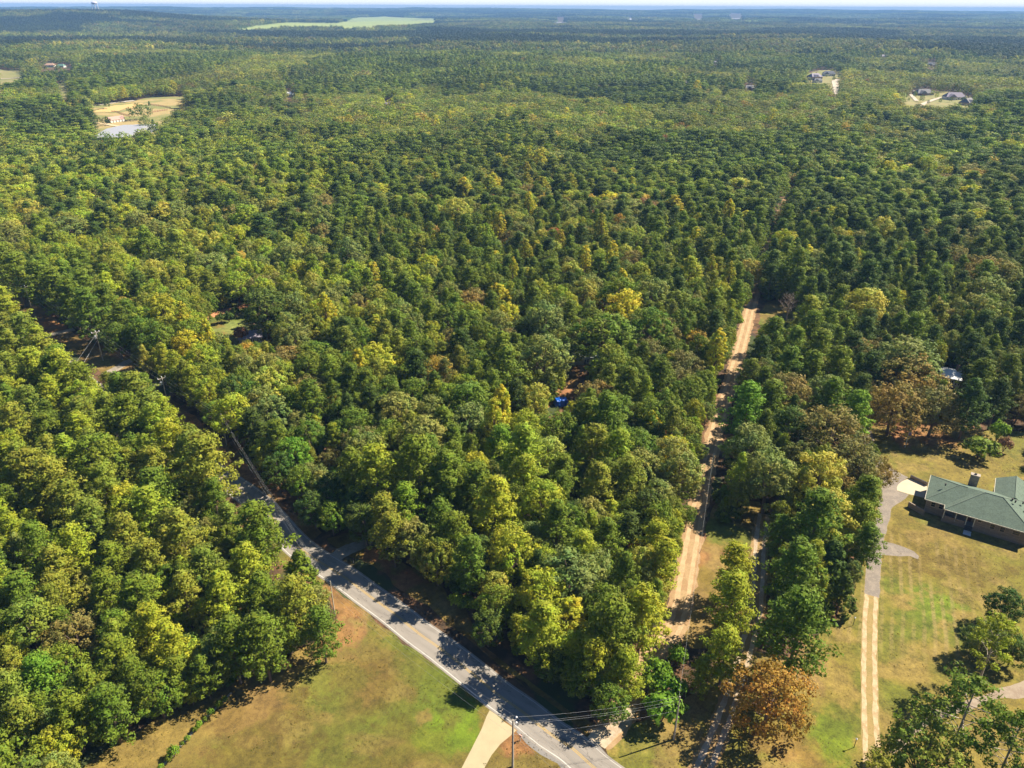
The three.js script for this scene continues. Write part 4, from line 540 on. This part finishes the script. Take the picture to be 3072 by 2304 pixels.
{
  const E = 3.9, a = HQ(820, 548, E), h = thing('brick_house', 'long brick house with green hipped shingle roof and tall chimney', 'house', V3(a.x, 0, a.z), -0.568);
  // walls: left block, then the main block that stands forward with a porch cut into it
  mesh('wall', merge([box(11.2, E - 0.1, 11.3, 6.1, (E - 0.1) / 2, -6.2), box(11.0, E - 0.12, 12.9, 16.55, (E - 0.12) / 2, -5.05), box(6.6, 0.9, 1.9, 7.75, 0.45, 0.45), box(7.4, E - 0.14, 8.2, 18, (E - 0.14) / 2, -15.6)]), brick, h);
  mesh('porch_wall', merge([box(4.2, 0.95, 0.2, 7.0, 1.37, 1.32), box(0.2, 0.95, 1.7, 4.56, 1.37, 0.4)]), brick, h);
  mesh('porch_floor', box(6.5, 0.06, 1.85, 7.75, 0.94, 0.43), std([0.25, 0.23, 0.21], 0.9), h);
  for (const x of [4.62, 7.1, 9.35, 10.95]) mesh('column', box(0.2, E - 1.1, 0.2, x, (E - 0.12 + 0.97) / 2, 1.32), trim, h);
  const r = mesh('roof', roofGeo(0, 18.2, -12.4, 0, E, 2.79), greenShingle, h); mesh('ridge_cap', tube([V3(6.2, E + 2.8, -6.2), V3(7, E + 2.82, -6.2), V3(8, E + 2.8, -6.2)], 0.07, 0.07, 2, 4), greenShingle, r);
  mesh('roof', roofGeo(4.35, 22.6, -12.46, 2, E, 3.25), greenShingle, h);
  mesh('roof', roofGeo(14, 22, -20, -9, E, 2.0, { alongX: false, hip: 0 }), greenShingle, h);
  // pale metal valleys and hip caps
  const line = (p, q, w) => { const g = tube([p, p.clone().lerp(q, 0.5), q], w, w, 2, 4); return g; };
  mesh('hip_cap', merge([line(V3(0.1, E + 0.03, -0.1), V3(6.2, E + 2.8, -6.2), 0.11), line(V3(0.1, E + 0.03, -12.3), V3(6.2, E + 2.8, -6.2), 0.11), line(V3(4.45, E + 0.04, 1.9), V3(11.58, E + 3.25, -5.23), 0.13), line(V3(22.5, E + 0.04, 1.9), V3(15.37, E + 3.25, -5.23), 0.11), line(V3(22.5, E + 0.04, -12.36), V3(15.37, E + 3.25, -5.23), 0.11), line(V3(11.58, E + 3.25, -5.23), V3(15.37, E + 3.25, -5.23), 0.11), line(V3(18, E + 2, -9.5), V3(18, E + 2, -19.95), 0.1)]), std([0.155, 0.2, 0.16], 0.9), h);
  mesh('fascia', merge([box(4.5, 0.2, 0.06, 2.2, E - 0.1, 0.035), box(0.06, 0.2, 12.5, -0.035, E - 0.1, -6.2), box(18.3, 0.2, 0.06, 13.47, E - 0.1, 2.035), box(0.06, 0.2, 1.95, 4.31, E - 0.1, 1.0), box(0.06, 0.2, 7.4, 13.96, E - 0.1, -16.2), box(0.06, 0.2, 14.3, 22.64, E - 0.1, -5.2)]), trim, h);
  for (const [x, z, y] of [[3.4, -5.2, 2.45], [17.3, -6.4, 2.7], [17.9, -5.5, 2.85], [20.2, -5, 1.1], [19.6, -7.2, 2.1]]) { mesh('roof_vent', merge([box(0.28, 0.5, 0.28, x, E + y, z), box(0.4, 0.1, 0.4, x, E + y + 0.29, z)]), dark, h); }
  const ch = mesh('chimney', box(1.9, 6.9, 1.1, 9.2, 3.45, -13.02), brick, h); mesh('chimney_cap', box(2.1, 0.16, 1.3, 9.2, 6.98, -13.02), std([0.36, 0.31, 0.26], 0.9), ch); mesh('flue', box(0.5, 0.3, 0.45, 9.2, 7.2, -13.02), dark, ch);
  const tanTrim = std([0.42, 0.33, 0.24], 0.8);
  windowPart(h, 2.0, 2.75, -0.52, 0.85, 1.15, tanTrim); windowPart(h, 3.7, 2.75, -0.52, 0.85, 1.15, tanTrim); windowPart(h, 11.9, 3.1, 1.42, 0.7, 0.5, tanTrim); windowPart(h, 14.6, 2.6, 1.42, 0.85, 1.15, tanTrim); windowPart(h, 16.6, 2.6, 1.42, 0.85, 1.15, tanTrim); windowPart(h, 19.3, 2.7, 1.42, 1.3, 0.9, tanTrim);
  mesh('door', box(1.0, 2.1, 0.08, 9.9, 2.05, -0.5), std([0.12, 0.05, 0.04], 0.6), h);
  for (let i = 0; i < 4; i++) mesh('step', box(1.55, 0.2, 0.4, 10.15, 0.8 - i * 0.2, 1.6 + i * 0.4), i === 3 ? std([0.5, 0.5, 0.5], 0.9) : dark, h);
  mesh('landing', box(1.6, 0.1, 1.1, 10.15, 0.06, 3.6), std([0.52, 0.54, 0.56], 0.9), h);
  const rp = mesh('ramp_wall', box(0.3, 1.5, 4.2, 0, 0, 0), brick, h); rp.position.set(-1.2, 0.72, 0.2); rp.rotation.y = 1.1;
  const gw = thing('retaining_wall', 'low dark brick wall along the back of the concrete fan', 'wall', HQ(610, 255)); const e2 = HQ(850, 365), l = Math.hypot(e2.x - gw.position.x, e2.z - gw.position.z); gw.rotation.y = -Math.atan2(e2.z - gw.position.z, e2.x - gw.position.x); mesh('wall_face', box(l, 0.9, 0.3, l / 2, 0.45, 0), brick, gw); mesh('coping', box(l, 0.08, 0.4, l / 2, 0.94, 0), dark, gw);
}

// ------------------------------------------------------------------ other houses and sheds
const ROOF = { gray: [0.17, 0.165, 0.18], lav: [0.25, 0.22, 0.28], tan: [0.42, 0.27, 0.2], white: [0.75, 0.75, 0.78], green: [0.12, 0.24, 0.2], slate: [0.13, 0.14, 0.17], brown: [0.22, 0.16, 0.12], blue: [0.03, 0.2, 0.6] }, roofM = {}, wallM = {};
const plainWall = { white: std([0.7, 0.68, 0.64], 0.9), tan: std([0.45, 0.36, 0.26], 0.9), brick: std([0.28, 0.17, 0.12], 0.95), grey: std([0.32, 0.33, 0.36], 0.9) };
function house(label, cat, s, { wpx, d, eave = 3.2, roof = 'gray', wall = 'white', turn = 0.3, wing = true, rise, name = 'house' }) {
  const p = W(s[0], s[1]), w = wpx * depthOf(p) / (F * 3), g = thing(name, label, cat, V3(p.x, p.y - 0.3, p.z), turn), rm = roofM[roof] ??= std(ROOF[roof], 0.85), wm = plainWall[wall], dd = d ?? w * 0.6, rs = rise ?? dd * 0.34, x = w / 2, z = dd / 2;
  mesh('wall', merge([box(w - 0.6, eave, dd - 0.6, 0, eave / 2, 0), ...(wing ? [box(w * 0.34, eave * 1.02, dd * 0.5, -w * 0.22, eave * 0.51, z * 1.0)] : [])]), wm, g);
  mesh('roof', merge([roofGeo(-x, x, -z, z, eave, rs, { hip: 0.6 }), ...(wing ? [roofGeo(-w * 0.42, -w * 0.02, -z * 0.2, z * 1.62, eave + 0.05, rs * 0.72, { alongX: false, hip: 0 })] : [])]), rm, g);
  if (wing) mesh('gable_wall', faces([[V3(-w * 0.39, eave, z * 1.53), V3(-w * 0.05, eave, z * 1.53), V3(-w * 0.22, eave + rs * 0.6, z * 1.53)], [V3(-w * 0.05, eave, z * 1.51), V3(-w * 0.39, eave, z * 1.51), V3(-w * 0.22, eave + rs * 0.6, z * 1.51)]]), wm, g);
  for (const k of [0.12, 0.27, 0.41]) windowPart(g, w * k, eave * 0.55, z - 0.27, w * 0.06, eave * 0.4, plainWall.white);
  mesh('door', box(w * 0.05, 2.1, 0.1, w * 0.03, 1.05, z - 0.26), dark, g);
  mesh('chimney', box(0.9, rs + 1.4, 0.9, w * 0.25, eave + rs * 0.5 + 0.7, -z * 0.4), plainWall.brick, g);
  return g;
}
for (const [label, s, o] of HOUSES) house(label, o.cat ?? 'house', s, o);
house('small white-roofed house half hidden among the trees right of the brown oak', 'house', [2846, 1142], { wpx: 60, d: 9, eave: 3, roof: 'white', wall: 'white', turn: -0.5, wing: false, rise: 1.2, name: 'white_house' });
house('low grey-roofed shed at the bottom edge of the small green lawn', 'shed', [752, 1020], { wpx: 70, d: 8, eave: 2.6, roof: 'lav', wall: 'grey', turn: 0.35, wing: false, rise: 1.7, name: 'shed' });
house('pale mobile home hidden under the oaks behind the blue tarpaulin', 'mobile home', [1748, 1085], { wpx: 90, d: 5, eave: 2.8, roof: 'white', wall: 'white', turn: 0.15, wing: false, rise: 0.7, name: 'mobile_home' });
house('little white outbuilding at the head of the bare clearing', 'shed', [1702, 1112], { wpx: 18, d: 3, eave: 2.3, roof: 'white', wall: 'grey', turn: 0.1, wing: false, rise: 0.5, name: 'shed' });
// big metal barn and stable at the paddocks
function barn(name, label, corners, eave, rise, roofMat, wallMat) {
  const q = corners.map(([x, y]) => W(240 + x / 5.53, 260 + y / 5.53, eave)), [A, B, Cc] = q, Dd = A.clone().add(Cc).sub(B), y0 = A.y, o = thing(name, label, 'barn', V3(A.x, y0, A.z)), L = (p, h) => V3(p.x - A.x, h, p.z - A.z), m1 = A.clone().lerp(B, 0.5), m2 = Dd.clone().lerp(Cc, 0.5);
  const a = L(A, eave), b = L(B, eave), c = L(Cc, eave), d = L(Dd, eave), r1 = L(m1, eave + rise), r2 = L(m2, eave + rise), dn = (v, h) => V3(v.x, h, v.z), cen = a.clone().add(b).add(c).add(d).multiplyScalar(0.25), ins = (v) => V3(lerp(v.x, cen.x, 0.03), v.y, lerp(v.z, cen.z, 0.03));
  mesh('roof', faces([[a, d, r2, r1], [r1, r2, c, b], [d, c, r2], [b, a, r1], [dn(a, eave - 0.3), dn(b, eave - 0.3), dn(c, eave - 0.3), dn(d, eave - 0.3)], [dn(a, eave - 0.3), dn(d, eave - 0.3), d, a], [dn(b, eave - 0.3), dn(a, eave - 0.3), a, b], [dn(d, eave - 0.3), dn(c, eave - 0.3), c, d], [dn(c, eave - 0.3), dn(b, eave - 0.3), b, c]]), roofMat, o);
  const w = [a, d, c, b].map(ins); mesh('wall', faces(w.map((v, i) => { const n = w[(i + 1) % 4]; return [dn(v, -1), dn(n, -1), dn(n, eave - 0.28), dn(v, eave - 0.28)]; })), wallMat, o);
  for (let i = 0; i < 5; i++) { const p = w[0].clone().lerp(w[1], (i + 0.5) / 5); mesh('door', box(2.4, 2.6, 0.3, p.x, 1.3, p.z, -Math.atan2(d.z - a.z, d.x - a.x)), plainWall.white, o); }
  return o;
}
barn('metal_barn', 'huge low barn with a pale grey metal roof below the paddocks', [[155, 852], [720, 632], [1300, 622]], 5, 2.2, std([0.36, 0.37, 0.41], 0.6, { metalness: 0.1 }), std([0.12, 0.13, 0.16], 0.9));
barn('stable', 'long stable with a pinkish tan roof beside the paddock fence', [[490, 560], [440, 500], [690, 468]], 3, 1.5, std([0.55, 0.33, 0.26], 0.8), std([0.18, 0.16, 0.17], 0.9));
// paddocks, lawns and lanes far off
const Z = (x, y) => W(240 + x / 5.53, 260 + y / 5.53), N = (x, y) => W(2380 + x / 3.814, 180 + y / 3.814);
const far1 = { wob: 7, step: 9, drape: 14 };
sheet('paddock', P(170, 350, 185, 228, 270, 222, 320, 212, 420, 207, 405, 228, 390, 262, 380, 330, 300, 345), 0.3, std(0xffffff, 1, { map: rep(dataTex(256, 256, (i, j) => { const a = tf(i, j, 256, 4, 3, 5); const g = 0.8 + 0.4 * hash(i, j, 3); return mix3([0.2 * g, 0.2 * g, 0.06 * g], [0.36 * g, 0.27 * g, 0.11 * g], sstep(0.4, 0.62, a)); }), 90) }), 'fenced grass paddocks round the stable', far1);
sheet('riding_arena', [Z(180, 412), Z(250, 395), Z(500, 332), Z(950, 285), Z(1010, 292), Z(930, 345), Z(700, 397), Z(500, 428), Z(260, 434)], 0.6, std([0.56, 0.37, 0.14], 1), 'golden sand riding arena behind the stable', far1);
strip('lane', [Z(205, 320), Z(400, 297), Z(600, 268), Z(760, 250), Z(900, 236)], -3, 3, 0.5, std([0.6, 0.55, 0.5], 1), scene, { label: 'pale lane along the back of the paddocks' });
strip('lane', [Z(215, 610), Z(400, 625), Z(560, 655), Z(640, 665)], -3, 3, 0.7, std([0.55, 0.42, 0.25], 1), scene, { label: 'sandy lane between stable and barn' });
function fence(label, pts) { const o = thing('paddock_fence', label, 'fence', V3(pts[0].x, pts[0].y, pts[0].z)), c = new THREE.CatmullRomCurve3(pts.map((p) => p.clone().sub(pts[0]))), L = c.getLength(), n = Math.ceil(L / 4), wood = std([0.3, 0.15, 0.1], 1), ps = []; for (let i = 0; i <= n; i++) { const p = c.getPointAt(i / n); ps.push(box(0.25, 2.4, 0.25, p.x, 0.9 + p.y, p.z)); } mesh('posts', merge(ps), wood, o).userData.kind = 'stuff'; for (const y of [0.6, 1.1, 1.6]) mesh('rail', tube(pts.map((p) => p.clone().sub(pts[0]).add(V3(0, y, 0))), 0.12, 0.12, n, 4), wood, o); }
fence('reddish brown paddock fence running behind the stable roof', [Z(530, 425), Z(600, 428), Z(700, 465), Z(820, 497)]); fence('dark paddock fence below the green far paddock', [Z(1160, 308), Z(1330, 328), Z(1510, 366)]); fence('pale paddock fence right of the big oak', [Z(1130, 445), Z(1290, 420), Z(1450, 396)]);
const farGreen = std(0xffffff, 1, { map: rep(dataTex(128, 128, (i, j) => { const a = tf(i, j, 128, 4, 3, 4); return mix3([0.24, 0.32, 0.07], [0.33, 0.36, 0.11], a); }), 220) });
sheet('far_field', P(480, 80, 500, 64, 620, 49, 730, 50, 760, 38, 830, 36, 955, 41, 940, 56, 900, 70, 700, 82), 3, farGreen, 'broad pale green field on the far rise', { wob: 10, step: 60, drape: 60 });
const farLawn = std(0xffffff, 1, { map: rep(dataTex(128, 128, (i, j) => { const a = tf(i, j, 128, 4, 8, 4); return mix3([0.16, 0.18, 0.045], [0.30, 0.24, 0.10], a); }), 120) });
sheet('far_lawn', P(1730, 190, 1740, 160, 1775, 152, 1806, 152, 1828, 166, 1822, 240, 1780, 240), 0.6, farLawn, 'tan lawns round the grey-roofed houses at the bend of the far street', far1);
sheet('far_lawn', P(1925, 270, 1938, 215, 1985, 194, 2060, 200, 2112, 212, 2115, 270), 0.6, farLawn, 'green lawns in front of the far row of slate-roofed houses', far1);
const palePave = std([0.50, 0.43, 0.34], 1);
strip('far_street', [N(590, 215), N(520, 228), N(478, 245), N(482, 290), N(495, 350), N(515, 400), N(540, 440)], -5, 5, 1.2, palePave, scene, { label: 'pale concrete street bending between the far houses' });
strip('far_driveway', [N(1340, 400), N(1370, 435), N(1410, 478)], -2.5, 2.5, 1.2, palePave, scene, { label: 'pale driveway of the hip-roofed far house' }); strip('far_driveway', [N(1710, 435), N(1640, 452), N(1560, 480), N(1490, 510), N(1460, 545)], -3, 3, 1.2, palePave, scene, { label: 'curving pale driveway of the far right houses' });
sheet('far_clearing', P(118, 235, 120, 180, 150, 180, 152, 235), 0.6, farLawn, 'grass gap at a far road on the left', far1); sheet('far_clearing', P(-20, 195, -20, 150, 55, 154, 50, 180), 0.6, farLawn, 'tan clearing at the far left edge', far1);
strip('far_road', [D(-10, 172), D(20, 171), D(55, 168)], -3, 3, 1.2, palePave, scene, { label: 'pale road at the far left edge' });
{ // water tower on the skyline
  const d = V3(0, 0, 0); tmp.set(285 / 1536 - 1, 1 - 20 / 1152, 0.5).unproject(camera).sub(camera.position).normalize(); const k = 5000 / Math.hypot(tmp.x, tmp.z); d.set(tmp.x * k, 0, tmp.z * k); d.y = ht(d.x, d.z);
  const o = thing('water_tower', 'white legged water tower standing on the skyline', 'water tower', d), wm = std([0.85, 0.85, 0.88], 0.6), top = 121 - d.y;
  mesh('tank', new THREE.SphereGeometry(15, 20, 12).scale(1, 0.5, 1).translate(0, top, 0), std([0.7, 0.66, 0.78], 0.6), o);
  for (let i = 0; i < 6; i++) { const a = i * 1.047; mesh('leg', tube([V3(Math.cos(a) * 20, 0, Math.sin(a) * 20), V3(Math.cos(a) * 16, top * 0.5, Math.sin(a) * 16), V3(Math.cos(a) * 13.5, top - 4, Math.sin(a) * 13.5)], 1.5, 1.3, 2, 5), wm, o); }
  mesh('riser', new THREE.CylinderGeometry(2, 2, top, 8).translate(0, top / 2, 0), wm, o);
}

// ------------------------------------------------------------------ power poles and lines
const poleWood = std(0xffffff, 0.95, { map: rep(dataTex(32, 128, (i, j) => { const v = 0.6 + 0.8 * tnoise(i, 0, 32, 16, 3) * (0.7 + 0.6 * hash(i, j >> 3, 2)); return [0.36 * v, 0.32 * v, 0.26 * v]; }), 1) }), porcelain = std([0.8, 0.8, 0.82], 0.3), wireM = std([0.5, 0.5, 0.5], 0.6);
const topOf = (b, s) => { tmp.set(s[0] / 1536 - 1, 1 - s[1] / 1152, 0.5).unproject(camera).sub(camera.position); return H + tmp.y * Math.hypot(b.x, b.z) / Math.hypot(tmp.x, tmp.z); };
function pole(label, b, hgt, dir, { arm = 0, side = 0, can = 0, r = 0.21 } = {}) {
  const o = thing('utility_pole', label, 'utility pole', V3(b.x, 0, b.z), -dir, 'utility poles along the road'), pts = [];
  mesh('pole', new THREE.CylinderGeometry(r * 0.62, r, hgt, 9).translate(0, hgt / 2, 0), poleWood, o);
  if (arm) { mesh('crossarm', box(0.16, 0.18, 2.6, 0, hgt - 0.35, 0.1), poleWood, o); for (const z of [-1.15, 0, 1.15]) { mesh('insulator', new THREE.CylinderGeometry(0.12, 0.16, 0.36, 8).translate(0, z ? hgt - 0.1 : hgt + 0.16, z + 0.1), porcelain, o); pts.push(V3(0, z ? hgt + 0.08 : hgt + 0.34, z + 0.1)); } }
  if (side) for (const [y, l] of [[0.15, 0.8], [1.35, 0.8]]) { const br = mesh('bracket', tube([V3(0, hgt - y - 0.45, 0), V3(0, hgt - y - 0.2, side * l * 0.5), V3(0, hgt - y, side * l)], 0.05, 0.05, 2, 5), metalGrey, o); mesh('insulator', new THREE.SphereGeometry(0.17, 10, 8).translate(0, hgt - y + 0.05, side * l), porcelain, br); pts.push(V3(0, hgt - y + 0.1, side * l)); }
  if (!arm && !side) pts.push(V3(0, hgt, 0.2), V3(0, hgt - 0.8, 0.2), V3(0, hgt - 1.5, 0.2)); else if (side) pts.push(V3(0, hgt - 1.0, side * 0.15));
  pts.push(V3(0, hgt - 3.2, 0.18));
  if (can) { mesh('transformer', new THREE.CylinderGeometry(0.3, 0.3, 0.95, 10).translate(0, hgt - 1.9, can * 0.5), std([0.62, 0.64, 0.66], 0.4), o); }
  o.updateMatrixWorld(true); return pts.map((p) => p.applyMatrix4(o.matrixWorld));
}
const DD = (x, y) => [x * 1.38879, y * 1.38879];
const mk = (label, base, top, dir, o) => { const b = W(...DD(...base)); return pole(label, b, Math.max(8.5, Math.min(14, topOf(b, DD(...top)))), dir, o); };
const rd = Math.atan2(0.673, 0.74);
const b0 = W(1539, 2160, 11), p0 = pole('dark pole with two bracket insulators at the foot of the concrete driveway', b0, 11, rd, { side: -1 });
const pm = pole('power pole below the lower edge of the view', b0.clone().add(V3(30, 0, 27)), 11, rd, { side: -1 });
const p1 = mk('thin brown pole at the corner of the near wood by the field', [723, 1327], [712, 1255], rd, { r: 0.13 }), p2 = mk('pole in the shade of the wood across the road', [490, 962], [474, 888], 0.7, {});
const p3 = mk('shaded pole with crossarm and grey transformer by a gravel driveway', [362, 870], [349, 815], 0.75, { arm: 1, can: 1 }), p4 = mk('sunlit pole with crossarm and guy wires in the grass clearing', [223, 779], [206, 716], 0.85, { arm: 1, can: 1 }), p5 = mk('pole at the far upper end of the road corridor', [70, 672], [55, 618], 0.8, { arm: 1 });
const bq = W(2021, 2218), pq = pole('slim pole in the grass between gravel track and paved road', bq, topOf(bq, [2039, 2089]), 1.2, { r: 0.17 }), pr = mk('pole in the shade at the edge of the orange dirt track', [1534, 1040], [1540, 990], 1.4, {});
function span(label, a, b, sag = 0.6) { const o = thing('power_line', label, 'power line', V3(0, 0, 0)), n = Math.min(a.length, b.length); for (let i = 0; i < n; i++) { const p = a[i], q = b[i], pts = []; for (let k = 0; k <= 8; k++) { const t = k / 8, v = p.clone().lerp(q, t); v.y -= sag * 4 * t * (1 - t); pts.push(v); } mesh('wire', tube(pts, 0.012, 0.012, 12, 3), wireM, o); } }
span('wires leaving the driveway pole toward the bottom of the view', p0, pm, 0.4); span('wires along the field edge beside the paved road', p0, p1, 1); span('bright wires crossing over the paved road', p1, p2, 1.1); span('faint wires in the shade of the corridor', p2, p3, 0.8); span('faint wires between the two crossarm poles', p3, p4, 0.7); span('faint wires at the far end of the corridor', p4, p5, 0.9); span('three wires across the road to the slim pole', pq, p0, 0.7); span('pale wire running up beside the orange dirt track', pq.slice(0, 1), pr.slice(0, 1), 0.6);
{ const g1 = D(152, 800), g2 = D(164, 812), o = thing('guy_wire', 'two pale guy wires slanting left from the sunlit crossarm pole', 'guy wire', V3(0, 0, 0)); for (const [g, k] of [[g1, 0], [g2, 3]]) mesh('wire', tube([p4[k].clone(), p4[k].clone().lerp(V3(g.x, 0, g.z), 0.5), V3(g.x, 0, g.z)], 0.05, 0.05, 3, 4), wireM, o); }

// ------------------------------------------------------------------ small things
{ // tarpaulin over a heap
  const p = W(1683, 1214), g = new THREE.BoxGeometry(3.6, 2.2, 2.6, 26, 18, 20), q = g.attributes.position; for (let i = 0; i < q.count; i++) { let x = q.getX(i), y = q.getY(i), z = q.getZ(i); const t = (y + 1.1) / 2.2, sl = 1.12 - 0.22 * t, n = fbm(x * 1.6 + 9, y * 1.6 + z * 1.9, 3, 4) - 0.5, f = 0.1 * Math.sin((x + z) * 5 + y) * (1 - t); q.setXYZ(i, x * sl * (1 + n * 0.25) + f, y + (t > 0.9 ? n * 0.7 - 0.12 * Math.hypot(x, z) : 0), z * sl * (1 + n * 0.25) + f); } g.computeVertexNormals();
  const o = thing('tarpaulin', 'bright blue tarpaulin draped over a heap in the bare clearing', 'tarpaulin', p, 0.2); mesh('cover', g.translate(0, 1.1, 0), std([0.012, 0.11, 0.52], 0.32), o); mesh('hem', merge([box(4.3, 0.06, 0.05, 0, 0.08, 1.52), box(4.2, 0.06, 0.05, 0, 0.08, -1.52)]), std([0.02, 0.14, 0.6], 0.5), o);
}
function mailbox(label, p, turn, c) { const o = thing('mailbox', label, 'mailbox', p, turn), s = new THREE.Shape(); s.moveTo(-0.13, 0); s.lineTo(0.13, 0); s.lineTo(0.13, 0.16); s.absarc(0, 0.16, 0.13, 0, Math.PI); mesh('post', box(0.12, 1.1, 0.12, 0, 0.55, 0), poleWood, o); mesh('box', new THREE.ExtrudeGeometry(s, { depth: 0.6, bevelEnabled: false }).translate(0, 1.1, -0.3), c, o); mesh('flag', box(0.02, 0.16, 0.1, 0.145, 1.32, 0.1), std([0.6, 0.05, 0.03], 0.6), o); }
mailbox('pinkish mailbox by the concrete driveway', W(1561, 2222), 0.9, std([0.62, 0.4, 0.32], 0.6)); mailbox('dark mailbox at the grass edge across the paved road', W(1061, 1690), 0.9, std([0.06, 0.04, 0.035], 0.5));
function lampPost(label, p) { const o = thing('garden_post', label, 'post', p); mesh('post', new THREE.CylinderGeometry(0.05, 0.06, 1.9, 7).translate(0, 0.95, 0), dark, o); mesh('head', merge([new THREE.CylinderGeometry(0.16, 0.09, 0.28, 8).translate(0, 2.02, 0), new THREE.ConeGeometry(0.2, 0.16, 8).translate(0, 2.23, 0)]), metalGrey, o); }
lampPost('thin dark post on the green lawn near the bottom of the driveway', C('A5', 1110, 1112)); lampPost('thin dark post on the brown lawn left of the upper driveway', C('A5', 1103, 322));
{ const p = C('A2', 1440, 412), hh = topOf(p, [2048 + 1470 / 2.16016, 1152 + 296 / 2.16016]), o = thing('flagpole', 'white flagpole with a drooping flag before the brown oak', 'flagpole', p); mesh('pole', new THREE.CylinderGeometry(0.05, 0.09, hh, 8).translate(0, hh / 2, 0), plainWall.white, o); const g = new THREE.PlaneGeometry(0.7, 1.5, 8, 8), q = g.attributes.position; for (let i = 0; i < q.count; i++) q.setZ(i, 0.13 * Math.sin(q.getX(i) * 9 + q.getY(i))); g.computeVertexNormals(); mesh('flag', g.translate(0.42, hh - 1, 0), new THREE.MeshStandardMaterial({ color: new THREE.Color(0.25, 0.2, 0.42), roughness: 0.9, side: THREE.DoubleSide }), o); mesh('finial', new THREE.SphereGeometry(0.11, 8, 6).translate(0, hh + 0.08, 0), metalGrey, o); }
strip('field_border', [C('A3', 1020, 1260), C('A3', 1095, 1190), C('A3', 1180, 1090), C('A3', 1260, 1000), C('A3', 1365, 890), C('A3', 1430, 825), C('A3', 1500, 755)], -0.22, 0.22, 0.03, std([0.3, 0.29, 0.27], 1), scene, { wob: 0.12, label: 'grey border line under the row of low bushes in the field' });
{ // garden trees and bushes round the far houses
  const r = rng(31), l = []; for (const [x, y] of [[1748, 182], [1760, 172], [1785, 168], [1800, 176], [1812, 170], [1818, 190], [1822, 200], [1796, 160], [1952, 214], [1962, 220], [1975, 212], [2012, 208], [2022, 214], [2030, 224], [2044, 216], [2052, 222], [2080, 226], [1990, 222], [2004, 226], [2068, 212], [1942, 206], [2110, 218]]) { const p = D(x, y), s = 0.35 + 0.4 * r(); l.push({ x: p.x, y: p.y, z: p.z, s, sy: s, a: r() * 6, c: TONE[pick(r, [['g', 2], ['d', 2], ['y', 1]])][1] }); }
  instances('garden_trees', mid.H[0].crown, l, forest);
}

console.log('trees', trees.length, 'geometries done');
renderer.render(scene, camera);
